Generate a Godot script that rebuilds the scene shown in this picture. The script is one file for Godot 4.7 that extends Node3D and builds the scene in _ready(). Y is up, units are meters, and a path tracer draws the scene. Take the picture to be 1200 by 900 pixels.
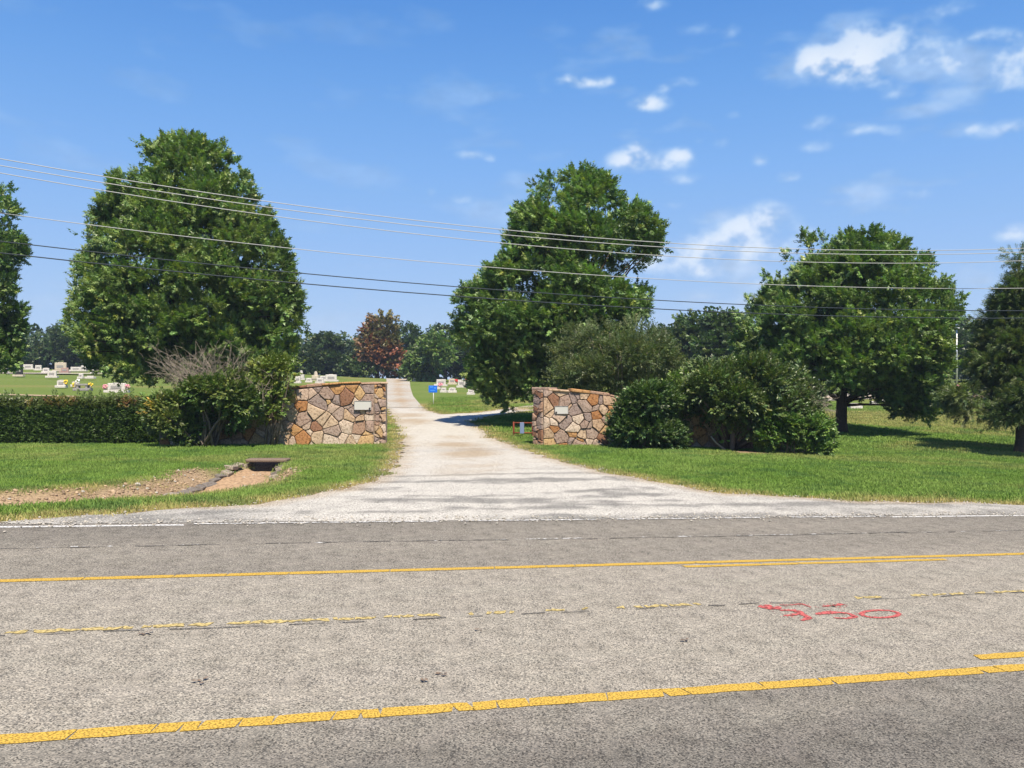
extends Node3D

# Places are given as x (metres along the view's width) and d (metres ahead, d = -z); hgt(x, d) is the lie of the land there.
const RX := 0.9632
const RZ := 0.2688
var rng := RandomNumberGenerator.new()
var M := {}
var names := {}
var noise_big := FastNoiseLite.new()
var noise_mid := FastNoiseLite.new()
var noise_fine := FastNoiseLite.new()
var noise_streak := FastNoiseLite.new()
var drive_poly := PackedVector2Array()
var flags: PackedVector2Array

# ---------------------------------------------------------------- land
func ss(a: float, b: float, x: float) -> float:
	var t := clampf((x - a) / (b - a), 0.0, 1.0)
	return t * t * (3.0 - 2.0 * t)

func across(x: float, d: float) -> float:
	return -RZ * x + RX * d

func seg_dist(p: Vector2, a: Vector2, b: Vector2) -> float:
	var ab := b - a
	return p.distance_to(a + ab * clampf((p - a).dot(ab) / ab.length_squared(), 0.0, 1.0))

const DITCH := [Vector2(-60, -3.05), Vector2(-9, 11.15), Vector2(-7.2, 12.1), Vector2(-6.1, 13.6), Vector2(-5.6, 15.5), Vector2(-5.7, 17.5), Vector2(-5.9, 21.0)]

func ditch_dist(x: float, d: float) -> float:
	if x > -3.2 or d > 23.5:
		return 99.0
	var p := Vector2(x, d)
	var best := 99.0
	for k in DITCH.size() - 1:
		best = minf(best, seg_dist(p, DITCH[k], DITCH[k + 1]))
	return best

func smooth_hgt(x: float, d: float) -> float:
	var s := across(x, d)
	var p := -0.031 * clampf(x, -45.0, 45.0)
	var rise := 0.0375 * maxf(0.0, minf(d, 115.0) - 29.0) * (1.0 + 0.42 * ss(10.0, 45.0, -x))
	var sp := log(1.0 + exp((x - 4.0) / 1.5)) * 1.5 if x < 40.0 else x - 4.0
	var g := rise - 0.045 * minf(sp, 22.0) * (1.0 - ss(40.0, 85.0, d))
	return lerpf(p, g, ss(11.4, 19.0, s))

func hgt(x: float, d: float) -> float:
	var h := smooth_hgt(x, d)
	var dd := ditch_dist(x, d)
	if dd < 2.0:
		var near_pipe := ss(17.0, 20.0, d)
		var half := lerpf(1.45, 0.62, near_pipe)
		var flat := lerpf(0.35, 0.34, near_pipe)
		if d > 20.85:
			dd += (d - 20.85) * 6.0
		h -= lerpf(0.42, 0.24, near_pipe) * (1.0 - ss(flat, half, dd))
	return h

func at(x: float, d: float, up := 0.0) -> Vector3:
	return Vector3(x, hgt(x, d) + up, -d)

# ---------------------------------------------------------------- helpers
func srgb(r: float, g: float, b: float) -> Color:
	return Color(r, g, b).linear_to_srgb()

func ramp(stops: Array) -> Gradient:
	var g := Gradient.new()
	var o := PackedFloat32Array()
	var c := PackedColorArray()
	for s in stops:
		o.append(s[0])
		c.append(s[1])
	g.offsets = o
	g.colors = c
	return g

func noise_tex(kind: int, freq: float, size: int, stops: Array, sd: int, oct := 4, cell := -1) -> NoiseTexture2D:
	var n := FastNoiseLite.new()
	n.noise_type = kind
	n.frequency = freq
	n.seed = sd
	n.fractal_octaves = oct
	if oct <= 1:
		n.fractal_type = FastNoiseLite.FRACTAL_NONE
	if cell >= 0:
		n.cellular_return_type = cell
	var t := NoiseTexture2D.new()
	t.noise = n
	t.width = size
	t.height = size
	t.seamless = true
	t.seamless_blend_skirt = 0.12
	t.color_ramp = ramp(stops)
	return t

func grey(v: float) -> Color:
	return Color(v, v, v)

func mat(called: String, c: Color, rough := 0.9, tex: Texture2D = null, scale := 1.0, world := true, spec := 0.3) -> StandardMaterial3D:
	var m := StandardMaterial3D.new()
	m.resource_name = called
	m.albedo_color = c
	m.roughness = rough
	m.metallic_specular = spec
	if tex:
		m.albedo_texture = tex
		m.uv1_triplanar = true
		m.uv1_world_triplanar = world
		m.uv1_scale = Vector3.ONE * scale
	M[called] = m
	return m

func numbered(called: String) -> String:
	var k: int = names.get(called, 0)
	names[called] = k + 1
	return called if k == 0 else "%s_%03d" % [called, k]

func tag(o: Node3D, label: String, category: String, group := "") -> Node3D:
	o.set_meta("label", label)
	o.set_meta("category", category)
	if group:
		o.set_meta("group", group)
	return o

func thing(called: String, where: Vector3, label: String, category: String, group := "", turn := 0.0) -> Node3D:
	var o := Node3D.new()
	o.name = numbered(called)
	add_child(o)
	o.position = where
	o.rotation.y = turn
	return tag(o, label, category, group)

func put(mesh: Mesh, called: String, m: Material, parent: Node) -> MeshInstance3D:
	var o := MeshInstance3D.new()
	o.name = called
	o.mesh = mesh
	o.material_override = m
	parent.add_child(o, true)
	return o

func structure(mesh: Mesh, called: String, m: Material, label: String, category: String) -> MeshInstance3D:
	var o := put(mesh, numbered(called), m, self)
	o.set_meta("kind", "structure")
	o.set_meta("label", label)
	o.set_meta("category", category)
	return o

func mb(flat := true) -> SurfaceTool:
	var st := SurfaceTool.new()
	st.begin(Mesh.PRIMITIVE_TRIANGLES)
	st.set_smooth_group(-1 if flat else 0)
	return st

func done(st: SurfaceTool) -> ArrayMesh:
	st.generate_normals()
	return st.commit()

func face(st: SurfaceTool, p: Array, out: Vector3) -> void:
	var n: Vector3 = (p[1] - p[0]).cross(p[2] - p[0])
	var cw: bool = n.dot(out) < 0.0
	for k in range(1, p.size() - 1):
		st.add_vertex(p[0])
		st.add_vertex(p[k] if cw else p[k + 1])
		st.add_vertex(p[k + 1] if cw else p[k])

func cbox(st: SurfaceTool, c: Vector3, size: Vector3, b := 0.01, basis := Basis.IDENTITY) -> void:
	var h := size / 2.0
	b = minf(b, minf(h.x, minf(h.y, h.z)) * 0.9)
	for ax in 3:
		var u := (ax + 1) % 3
		var v := (ax + 2) % 3
		for s in [-1.0, 1.0]:
			var f := []
			for q in [[-1, -1], [1, -1], [1, 1], [-1, 1]]:
				var p := Vector3.ZERO
				p[ax] = s * h[ax]
				p[u] = q[0] * (h[u] - b)
				p[v] = q[1] * (h[v] - b)
				f.append(c + basis * p)
			var o := Vector3.ZERO
			o[ax] = s
			face(st, f, basis * o)
		for s in [-1.0, 1.0]:
			for t in [-1.0, 1.0]:
				var f := []
				for q in [[0, -1], [0, 1], [1, 1], [1, -1]]:
					var p := Vector3.ZERO
					p[ax] = q[1] * (h[ax] - b)
					p[u] = s * (h[u] - (b if q[0] == 1 else 0.0))
					p[v] = t * (h[v] - (b if q[0] == 0 else 0.0))
					f.append(c + basis * p)
				var o := Vector3.ZERO
				o[u] = s
				o[v] = t
				face(st, f, basis * o)
	for s in [-1.0, 1.0]:
		for t in [-1.0, 1.0]:
			for r in [-1.0, 1.0]:
				var g := Vector3(s, t, r)
				face(st, [c + basis * (g * (h - Vector3(0, b, b))), c + basis * (g * (h - Vector3(b, 0, b))), c + basis * (g * (h - Vector3(b, b, 0)))], basis * g)

func tube(st: SurfaceTool, pts: Array, rad: Array, sides := 6) -> void:
	var rings := []
	for k in pts.size():
		var dir: Vector3 = (pts[mini(k + 1, pts.size() - 1)] - pts[maxi(k - 1, 0)]).normalized()
		var a := dir.cross(Vector3.UP if absf(dir.y) < 0.9 else Vector3.RIGHT).normalized()
		var b := dir.cross(a)
		var ring := []
		for j in sides:
			var t := TAU * j / sides
			ring.append(pts[k] + (a * cos(t) + b * sin(t)) * rad[k])
		rings.append(ring)
	for k in pts.size() - 1:
		for j in sides:
			var i := (j + 1) % sides
			var q := [rings[k][j], rings[k][i], rings[k + 1][i], rings[k + 1][j]]
			face(st, q, (q[0] + q[1] + q[2] + q[3]) / 4.0 - (pts[k] + pts[k + 1]) / 2.0)
	face(st, rings[0], pts[0] - pts[1])
	face(st, rings[-1], pts[-1] - pts[-2])

func rnd(a: float, b: float) -> float:
	return rng.randf_range(a, b)

func rdir() -> Vector3:
	var z := rnd(-1, 1)
	var t := rnd(0, TAU)
	var r := sqrt(1.0 - z * z)
	return Vector3(r * cos(t), z, r * sin(t))

# a sheet from a grid of points with a colour each
func sheet(cols: int, rows: int, p: PackedVector3Array, c: PackedColorArray) -> ArrayMesh:
	var idx := PackedInt32Array()
	var nrm := PackedVector3Array()
	var uv := PackedVector2Array()
	nrm.resize(p.size())
	uv.resize(p.size())
	for j in rows:
		for i in cols:
			var k := j * cols + i
			var a := p[j * cols + mini(i + 1, cols - 1)] - p[j * cols + maxi(i - 1, 0)]
			var b := p[mini(j + 1, rows - 1) * cols + i] - p[maxi(j - 1, 0) * cols + i]
			var n := a.cross(b).normalized()
			nrm[k] = n if n.y > 0.0 else -n
			uv[k] = Vector2(p[k].x, p[k].z)
			if i < cols - 1 and j < rows - 1:
				var q := [k, k + 1, k + cols + 1, k + cols]
				var up := (p[q[1]] - p[q[0]]).cross(p[q[2]] - p[q[0]]).y
				if up < 0.0:
					idx.append_array([q[0], q[1], q[2], q[0], q[2], q[3]])
				else:
					idx.append_array([q[0], q[2], q[1], q[0], q[3], q[2]])
	var arr := []
	arr.resize(Mesh.ARRAY_MAX)
	arr[Mesh.ARRAY_VERTEX] = p
	arr[Mesh.ARRAY_NORMAL] = nrm
	arr[Mesh.ARRAY_TEX_UV] = uv
	arr[Mesh.ARRAY_COLOR] = c
	arr[Mesh.ARRAY_INDEX] = idx
	var m := ArrayMesh.new()
	m.add_surface_from_arrays(Mesh.PRIMITIVE_TRIANGLES, arr)
	return m

# ---------------------------------------------------------------- foliage
# one spray: leaves along a short twig that grows up local y, blades roughly facing local z
func spray_mesh(n: int, length: float, leaf: float, wide: float, tilt: float, sd: int, star := false) -> ArrayMesh:
	rng.seed = sd
	var v := PackedVector3Array()
	var nr := PackedVector3Array()
	for k in n:
		var along := length * (0.12 + 0.88 * (k + rnd(0, 0.6)) / n)
		var side := rnd(-1.25, 1.25) if k < n - 1 else rnd(-0.3, 0.3)
		var dir := Vector3(sin(side), cos(side), rnd(-0.5, 0.35)).normalized()
		var up := (Vector3(0, 0, 1) + rdir() * tilt)
		up = (up - dir * up.dot(dir)).normalized()
		var across_leaf := dir.cross(up)
		var b := Vector3(rnd(-0.3, 0.3) * leaf, along, rnd(-0.35, 0.35) * leaf)
		var l := leaf * rnd(0.7, 1.2)
		var w := wide * rnd(0.75, 1.2)
		var fold := up * w * 0.22
		var tri := []
		if star:
			var m := b + dir * l * 0.42
			tri = [[b, b + dir * l * 0.35 - across_leaf * w * 0.62 - fold * 0.6, m], [b + dir * l * 0.42 - across_leaf * w * 0.18, b + dir * l - fold * 0.4, b + dir * l * 0.42 + across_leaf * w * 0.18], [b, m, b + dir * l * 0.35 + across_leaf * w * 0.62 - fold * 0.6]]
		else:
			var tip := b + dir * l
			var mid := b + dir * l * 0.48
			tri = [[b, mid - across_leaf * w * 0.5 + fold, tip], [b, tip, mid + across_leaf * w * 0.5 + fold]]
		for t in tri:
			var nn: Vector3 = (t[2] - t[0]).cross(t[1] - t[0]).normalized()
			for q in t:
				v.append(q)
				nr.append(nn)
	var arr := []
	arr.resize(Mesh.ARRAY_MAX)
	arr[Mesh.ARRAY_VERTEX] = v
	arr[Mesh.ARRAY_NORMAL] = nr
	var m := ArrayMesh.new()
	m.add_surface_from_arrays(Mesh.PRIMITIVE_TRIANGLES, arr)
	return m

func add_copy(buf: PackedFloat32Array, o: Vector3, dir: Vector3, up: Vector3, s: float, c: Color) -> void:
	var y := dir.normalized()
	var x := y.cross(up)
	if x.length_squared() < 0.0001:
		x = y.cross(Vector3(0.3, 0.2, 0.9))
	x = x.normalized()
	var z := x.cross(y)
	x *= s
	y *= s
	z *= s
	buf.append_array([x.x, y.x, z.x, o.x, x.y, y.y, z.y, o.y, x.z, y.z, z.z, o.z, c.r, c.g, c.b, 1.0])

func copies(buf: PackedFloat32Array, mesh: Mesh, called: String, m: Material, parent: Node) -> MultiMeshInstance3D:
	var mm := MultiMesh.new()
	mm.transform_format = MultiMesh.TRANSFORM_3D
	mm.use_colors = true
	mm.mesh = mesh
	mm.instance_count = buf.size() / 16
	mm.buffer = buf
	var o := MultiMeshInstance3D.new()
	o.name = called
	o.multimesh = mm
	o.material_override = m
	o.set_meta("kind", "stuff")
	parent.add_child(o, true)
	return o

func prof_at(prof: Array, y: float) -> Vector2:
	for k in prof.size() - 1:
		if y <= prof[k + 1][0]:
			var t: float = clampf((y - prof[k][0]) / (prof[k + 1][0] - prof[k][0]), 0.0, 1.0)
			return Vector2(lerpf(prof[k][1], prof[k + 1][1], t), lerpf(prof[k][2], prof[k + 1][2], t))
	return Vector2(prof[-1][1], prof[-1][2])

# the outline drawn in, so that the leaves at the tips of the outer clumps end on it
func drawn_in(prof: Array, side: float, drop: float) -> Array:
	var out := []
	var lo: float = prof[0][0]
	var hi: float = prof[-1][0]
	for p in prof:
		var s: float = minf(side, (p[2] - p[1]) * 0.35)
		out.append([lo + (p[0] - lo) * (hi - lo - drop) / (hi - lo), p[1] + s, p[2] - s])
	return out

# clump centres that fill a crown whose outline is given as [height, low x, high x]: big uneven lobes touch the outline, clumps cover the lobes, leafy shoots stick out
func clump_spots(prof: Array, n: int, cr: float, depth: float, gap: float, sd: int, inner := 0.45, lobe := 0.0, shoots := 0, holes := [], even := 0.0, peeks := 0) -> Array:
	rng.seed = sd
	var out := []
	var lo: float = prof[0][0]
	var hi: float = prof[-1][0]
	var widest := 0.0
	for p in prof:
		widest = maxf(widest, (p[2] - p[1]) / 2.0)
	if lobe <= 0.0:
		lobe = minf(cr * 2.2, (hi - lo) * 0.3)
	var lobes := []
	var total := 0.0
	var tries := 0
	var want := maxi(6, int(n / 8.0))
	while lobes.size() < want and tries < want * 60:
		tries += 1
		var y := rnd(lo, hi)
		var lr := prof_at(prof, y)
		var half := (lr.y - lr.x) / 2.0
		if rng.randf() > half / widest + 0.08:
			continue
		var size := minf(lobe * rnd(0.6, 1.3), maxf(half * 0.95, lobe * 0.3))
		var t := rnd(0, TAU)
		var r := 1.0 if rng.randf() > 0.22 else rnd(0.0, 0.6)
		var reach := maxf(half - size * rnd(0.78, 1.08), 0.0) * r
		var p := Vector3((lr.x + lr.y) / 2.0 + reach * cos(t), clampf(y, lo + size * 0.55, hi - size * 0.8), minf(reach, maxf(widest * depth - size, 0.05)) * sin(t))
		var ok := true
		for l in lobes:
			if p.distance_to(l[0]) < (size + l[1]) * 0.36:
				ok = false
				break
		if not ok:
			continue
		lobes.append([p, size, Vector3((lr.x + lr.y) / 2.0, y - size * 0.4, 0)])
		total += size * size
	for l in lobes:
		var c: Vector3 = l[0]
		var away: Vector3 = c - l[2]
		away = away.normalized() if away.length() > 0.05 else Vector3.UP
		var m := int(round(n * (1.0 - even) * l[1] * l[1] / total))
		for k in m:
			var d := (rdir() + away * 0.45 + Vector3(0, 0.12, 0)).normalized()
			var p: Vector3 = c + d * l[1] * lerpf(inner, 0.92, pow(rng.randf(), 0.7)) * Vector3(1, 0.9, 1)
			out.append([p, cr * rnd(0.6, 1.25), c.lerp(l[2], 0.3)])
		for k in shoots:
			var d := (rdir() + away * 0.9 + Vector3(0, 0.35, 0)).normalized()
			var far := rnd(0.15, 0.6) * lobe
			for i in 4:
				out.append([c + d * (l[1] * 0.88 + far * i / 3.0) + Vector3(0, -0.03 * i * i, 0), cr * (0.42 - 0.06 * i), c])
	# the rest of the clumps spread evenly just inside the outline
	var spread := 0
	while spread < int(n * even):
		var y := rnd(lo, hi)
		var lr := prof_at(prof, y)
		var half := (lr.y - lr.x) / 2.0
		if rng.randf() > half / widest + 0.05:
			continue
		spread += 1
		var size := cr * rnd(0.6, 1.2)
		var t := rnd(0, TAU)
		var r := lerpf(0.5, 1.0, pow(rng.randf(), 0.5)) * maxf(half - size * 0.3, half * 0.3)
		var p := Vector3((lr.x + lr.y) / 2.0 + r * cos(t), clampf(y, lo + size * 0.5, hi - size * 0.6), minf(r, maxf(widest * depth - size, 0.05)) * sin(t))
		out.append([p, size, Vector3((lr.x + lr.y) / 2.0, y - 0.5, 0.0)])
	# gaps where the sky shows through, more of them towards the rim
	holes = holes.duplicate()
	for k in peeks:
		var y := rnd(lerpf(lo, hi, 0.25), lerpf(lo, hi, 0.92))
		var lr := prof_at(prof, y)
		var u := rnd(-1.0, 1.0)
		holes.append([lerpf(lr.x, lr.y, 0.5 + 0.5 * signf(u) * pow(absf(u), 0.6) * 0.92), y, cr * rnd(0.95, 1.45)])
	return out.filter(func(s): return not holes.any(func(h): return Vector2(s[0].x - h[0], s[0].y - h[1]).length() < h[2]))

func fill_clumps(spots: Array, per: int, squash: float, spray: float, tones: Array, sd: int, droop := 0.0) -> PackedFloat32Array:
	rng.seed = sd
	var buf := PackedFloat32Array()
	for s in spots:
		var c: Vector3 = s[0]
		var size: float = s[1]
		var out: Vector3 = ((c - s[2]) * Vector3(1, 0.3, 1)).normalized()
		var tone: Color = tones[rng.randi() % tones.size()]
		tone = tone * rnd(0.85, 1.18)
		var n := int(per * size * size * rnd(0.8, 1.2))
		for k in n:
			var d := rdir()
			d = (d + out * 0.35 + Vector3(0, 0.2, 0)).normalized()
			var r := size * (0.35 + 0.65 * pow(rng.randf(), 0.5))
			var p := c + Vector3(d.x * r, d.y * r * squash, d.z * r)
			var dir := (d + out * 0.5 + Vector3(0, 0.25 - droop, 0) + rdir() * 0.5)
			var v := rnd(0.6, 1.42)
			var col := Color(tone.r * v * rnd(0.85, 1.2), tone.g * v, tone.b * v * rnd(0.8, 1.3))
			if rng.randf() < 0.02:
				col = Color(tone.r * 1.8, tone.g * 1.35, tone.b)
			add_copy(buf, p, dir, Vector3(0, 1, 0) + d * 0.7 + rdir() * 0.55, spray * rnd(0.75, 1.25), col)
	return buf

func limbs(t: Node3D, m: Material, spots: Array, n: int, r0: float, low: float, top: float, sd: int) -> void:
	rng.seed = sd
	for k in n:
		var s: Array = spots[rng.randi() % spots.size()]
		var c: Vector3 = s[0]
		var start := Vector3(0, clampf(c.y * rnd(0.35, 0.75), low, top), 0)
		var f := 1.0 - start.y / (top * 1.25)
		var m1 := start.lerp(c, 0.35) + Vector3(rnd(-0.2, 0.2), rnd(-0.1, 0.35), rnd(-0.2, 0.2))
		var m2 := start.lerp(c, 0.7) + Vector3(rnd(-0.2, 0.2), rnd(0.0, 0.3), rnd(-0.2, 0.2))
		var r := r0 * maxf(f, 0.3) * rnd(0.25, 0.5)
		var st := mb(false)
		tube(st, [start, m1, m2, c], [r, r * 0.65, r * 0.4, r * 0.15], 5)
		put(done(st), "limb", m, t)

func tree(called: String, label: String, category: String, x: float, d: float, o: Dictionary, group := "") -> Node3D:
	var t := thing(called, at(x, d), label, category, group)
	o.prof = drawn_in(o.prof, o.get("side", 0.0), o.get("drop", 0.0))
	var spots := clump_spots(o.prof, o.n, o.cr, o.get("depth", 0.95), o.get("gap", -0.2), o.seed, o.get("inner", 0.5), o.get("lobe", 0.0), o.get("shoots", 0), o.get("holes", []), o.get("even", 0.0), o.get("peeks", 0))
	var hi: float = o.prof[-1][0]
	var r: float = o.get("r", 0.25)
	rng.seed = o.seed + 5
	var st := mb(false)
	var top := hi * 0.82
	var lean: float = o.get("lean", 0.15)
	tube(st, [Vector3(0, -0.15, 0), Vector3(0, 0.12, 0), Vector3(0.02, 0.5, 0), Vector3(lean * 0.5, hi * 0.3, 0.05), Vector3(lean, hi * 0.6, -0.05), Vector3(lean * 0.6, top, 0)], [r * 1.7, r * 1.3, r * 1.05, r * 0.8, r * 0.45, r * 0.1], 9)
	put(done(st), "trunk", M[o.get("bark", "bark")], t)
	if o.get("limbs", 0) > 0:
		limbs(t, M[o.get("bark", "bark")], spots, o.limbs, r, minf(o.prof[0][0] + 0.6, hi * 0.3), top, o.seed + 9)
	copies(fill_clumps(spots, o.per, o.get("squash", 0.75), o.spray, o.tones, o.seed + 3, o.get("droop", 0.0)), M[o.get("leaf", "leaf_mesh")], "crown", M[o.get("leafmat", "leaf")], t)
	return t

# many-stemmed shrub
func shrub(called: String, label: String, category: String, x: float, d: float, o: Dictionary, group := "") -> Node3D:
	var t := thing(called, at(x, d), label, category, group)
	o.prof = drawn_in(o.prof, o.get("side", 0.0), o.get("drop", 0.0))
	var spots := clump_spots(o.prof, o.n, o.cr, o.get("depth", 0.9), o.get("gap", -0.35), o.seed, o.get("inner", 0.4), o.get("lobe", 0.0), o.get("shoots", 2))
	rng.seed = o.seed + 1
	var st := mb(false)
	var r: float = o.get("r", 0.05)
	for k in o.get("stems", 14):
		var c: Vector3 = spots[rng.randi() % spots.size()][0]
		var b := Vector3(rnd(-0.25, 0.25) * o.get("foot", 1.0), -0.05, rnd(-0.2, 0.2))
		var m1 := b.lerp(c, 0.4) + Vector3(rnd(-0.15, 0.15), rnd(0.0, 0.25), rnd(-0.1, 0.1))
		var m2 := b.lerp(c, 0.75) + Vector3(rnd(-0.1, 0.1), rnd(0.0, 0.15), rnd(-0.1, 0.1))
		tube(st, [b, m1, m2, c], [r, r * 0.75, r * 0.5, r * 0.2], 5)
	put(done(st), "stems", M[o.get("bark", "bark_grey")], t)
	copies(fill_clumps(spots, o.per, o.get("squash", 0.8), o.spray, o.tones, o.seed + 3, o.get("droop", 0.0)), M[o.get("leaf", "shrub_mesh")], "foliage", M.leaf, t)
	return t

func twigs(parent: Node, called: String, from: Vector3, to_lo: Vector3, to_hi: Vector3, n: int, r: float, m: Material, sd: int) -> void:
	rng.seed = sd
	var st := mb(false)
	for k in n:
		var c := Vector3(rnd(to_lo.x, to_hi.x), rnd(to_lo.y, to_hi.y), rnd(to_lo.z, to_hi.z))
		var b := from + Vector3(rnd(-0.9, 0.9), rnd(-0.4, 0.3), rnd(-0.35, 0.35))
		var pts := [b]
		var rad := [r]
		for i in range(1, 5):
			pts.append(b.lerp(c, i / 4.0) + rdir() * 0.1)
			rad.append(r * (1.0 - 0.2 * i))
		tube(st, pts, rad, 4)
		for j in 7:
			var i := 1 + rng.randi() % 4
			var s: Vector3 = pts[i - 1].lerp(pts[i], rng.randf())
			var dir: Vector3 = ((c - b).normalized() * 0.7 + rdir()).normalized()
			var e1 := s + dir * rnd(0.1, 0.24)
			var e2 := e1 + (dir + rdir() * 0.8).normalized() * rnd(0.08, 0.22)
			tube(st, [s, e1, e2], [r * 0.4, r * 0.28, r * 0.12], 3)
	put(done(st), called, m, parent)

# ---------------------------------------------------------------- rubble walls
func clip(poly: PackedVector2Array, p: Vector2, n: Vector2) -> PackedVector2Array:
	var out := PackedVector2Array()
	for k in poly.size():
		var a := poly[k]
		var b := poly[(k + 1) % poly.size()]
		var da := (a - p).dot(n)
		var db := (b - p).dot(n)
		if da <= 0.0:
			out.append(a)
		if (da < 0.0 and db > 0.0) or (da > 0.0 and db < 0.0):
			out.append(a.lerp(b, da / (da - db)))
	return out

# a facet of a wall from p to q (x, d), seen from the camera's side; tops: [along, height]
func wall_facet(wall: Node3D, p: Vector2, q: Vector2, tops: Array, sites: Array, base: Vector3, mats: Array) -> void:
	var length := p.distance_to(q)
	var dir := Vector3(q.x - p.x, 0, -(q.y - p.y)).normalized()
	var out := dir.cross(Vector3.UP)
	if out.z < 0.0:
		out = -out
	var start := Vector3(p.x, base.y, -p.y) - base
	var outline := PackedVector2Array([Vector2(0.012, -0.1), Vector2(length - 0.012, -0.1)])
	for k in range(12, -1, -1):
		var u := lerpf(0.012, length - 0.012, k / 12.0)
		outline.append(Vector2(u, top_at(tops, u) - 0.02))
	var weights := []
	for i in sites.size():
		weights.append(rnd(-0.05, 0.05))
	for i in sites.size():
		var poly := outline
		for j in sites.size():
			if i != j and poly.size() > 2:
				var gap: Vector2 = sites[j] - sites[i]
				var share := clampf(0.5 + (weights[i] - weights[j]) / gap.length_squared() * 0.5, 0.2, 0.8)
				poly = clip(poly, sites[i] + gap * share, gap)
		if poly.size() < 3:
			continue
		var shrunk := Geometry2D.offset_polygon(poly, -0.008, Geometry2D.JOIN_MITER)
		if shrunk.is_empty() or shrunk[0].size() < 3:
			continue
		var ring: PackedVector2Array = shrunk[0]
		var c := Vector2.ZERO
		var area := 0.0
		for k in ring.size():
			c += ring[k] / ring.size()
			area += ring[k].cross(ring[(k + 1) % ring.size()]) / 2.0
		if absf(area) < 0.004:
			continue
		# cut each long corner a little so that the stones are not crisp polygons
		var soft := PackedVector2Array()
		for k in ring.size():
			var a := ring[k]
			var pa := ring[(k + ring.size() - 1) % ring.size()]
			var na := ring[(k + 1) % ring.size()]
			var ca := minf(0.02, a.distance_to(pa) * 0.3)
			var cb := minf(0.02, a.distance_to(na) * 0.3)
			soft.append(a + (pa - a).normalized() * ca * rnd(0.5, 1.0))
			soft.append(a + (na - a).normalized() * cb * rnd(0.5, 1.0))
			if a.distance_to(na) > 0.16:
				soft.append(a.lerp(na, rnd(0.4, 0.6)) + (na - a).normalized().orthogonal() * rnd(-0.012, 0.012))
		var st := mb()
		var h := rnd(0.004, 0.06)
		var tilt := Vector2(rnd(-0.05, 0.05), rnd(-0.05, 0.05))
		var rings := [[], [], []]
		for k in soft.size():
			var e := soft[k]
			var f := e.lerp(c, 0.10 + rnd(-0.03, 0.03))
			rings[0].append(start + dir * e.x + Vector3.UP * e.y - out * 0.03)
			rings[1].append(start + dir * e.x + Vector3.UP * e.y + out * (h * 0.55 + rnd(-0.004, 0.004)))
			rings[2].append(start + dir * f.x + Vector3.UP * f.y + out * (h + 0.012 + tilt.dot(f - c) + rnd(-0.007, 0.007)))
		var mid := start + dir * c.x + Vector3.UP * c.y + out * (h + 0.014 + rnd(-0.006, 0.014))
		var heart := start + dir * c.x + Vector3.UP * c.y - out * 0.05
		for k in soft.size():
			var l := (k + 1) % soft.size()
			for g in 2:
				face(st, [rings[g][k], rings[g][l], rings[g + 1][l], rings[g + 1][k]], (rings[g][k] + rings[g + 1][l]) / 2.0 - heart)
			face(st, [mid, rings[2][k], rings[2][l]], out)
		put(done(st), "stone", mats[rng.randi() % mats.size()], wall)

func top_at(tops: Array, u: float) -> float:
	for k in tops.size() - 1:
		if u <= tops[k + 1][0]:
			return lerpf(tops[k][1], tops[k + 1][1], clampf((u - tops[k][0]) / (tops[k + 1][0] - tops[k][0]), 0, 1))
	return tops[-1][1]

func scatter_sites(length: float, tops: Array, gap: float, sd: int) -> Array:
	rng.seed = sd
	var out := []
	for k in 4000:
		var p := Vector2(rnd(0.05, length - 0.05), rnd(0.0, 2.0))
		if p.y > top_at(tops, p.x) - 0.05:
			continue
		var need := gap * (rnd(0.85, 1.35) if k < 60 else rnd(0.5, 1.0))
		var ok := true
		for s in out:
			var v: Vector2 = (s - p) * Vector2(0.85, 1.15)
			if v.length() < need:
				ok = false
				break
		if ok:
			out.append(p)
	return out

func core(wall: Node3D, pts: Array, base: Vector3, thick: float) -> void:
	# pts: [x, d, height] along the front; the mortar body reaches back by thick
	var st := mb()
	for k in pts.size() - 1:
		var a: Array = pts[k]
		var b: Array = pts[k + 1]
		var f := [Vector3(a[0], -0.2, -a[1]), Vector3(b[0], -0.2, -b[1]), Vector3(b[0], b[2], -b[1]), Vector3(a[0], a[2], -a[1])]
		var g := []
		for p in f:
			g.append(p + Vector3(0, 0, -thick))
		for i in 4:
			f[i] -= Vector3(base.x, 0, base.z)
			g[i] -= Vector3(base.x, 0, base.z)
		face(st, f, Vector3(0, 0, 1))
		face(st, g, Vector3(0, 0, -1))
		face(st, [f[3], f[2], g[2], g[3]], Vector3.UP)
		if k == 0:
			face(st, [f[0], f[3], g[3], g[0]], Vector3(-1, 0, 0))
		if k == pts.size() - 2:
			face(st, [f[1], f[2], g[2], g[1]], Vector3(1, 0, 0))
	put(done(st), "mortar_core", M.mortar, wall)

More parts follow.
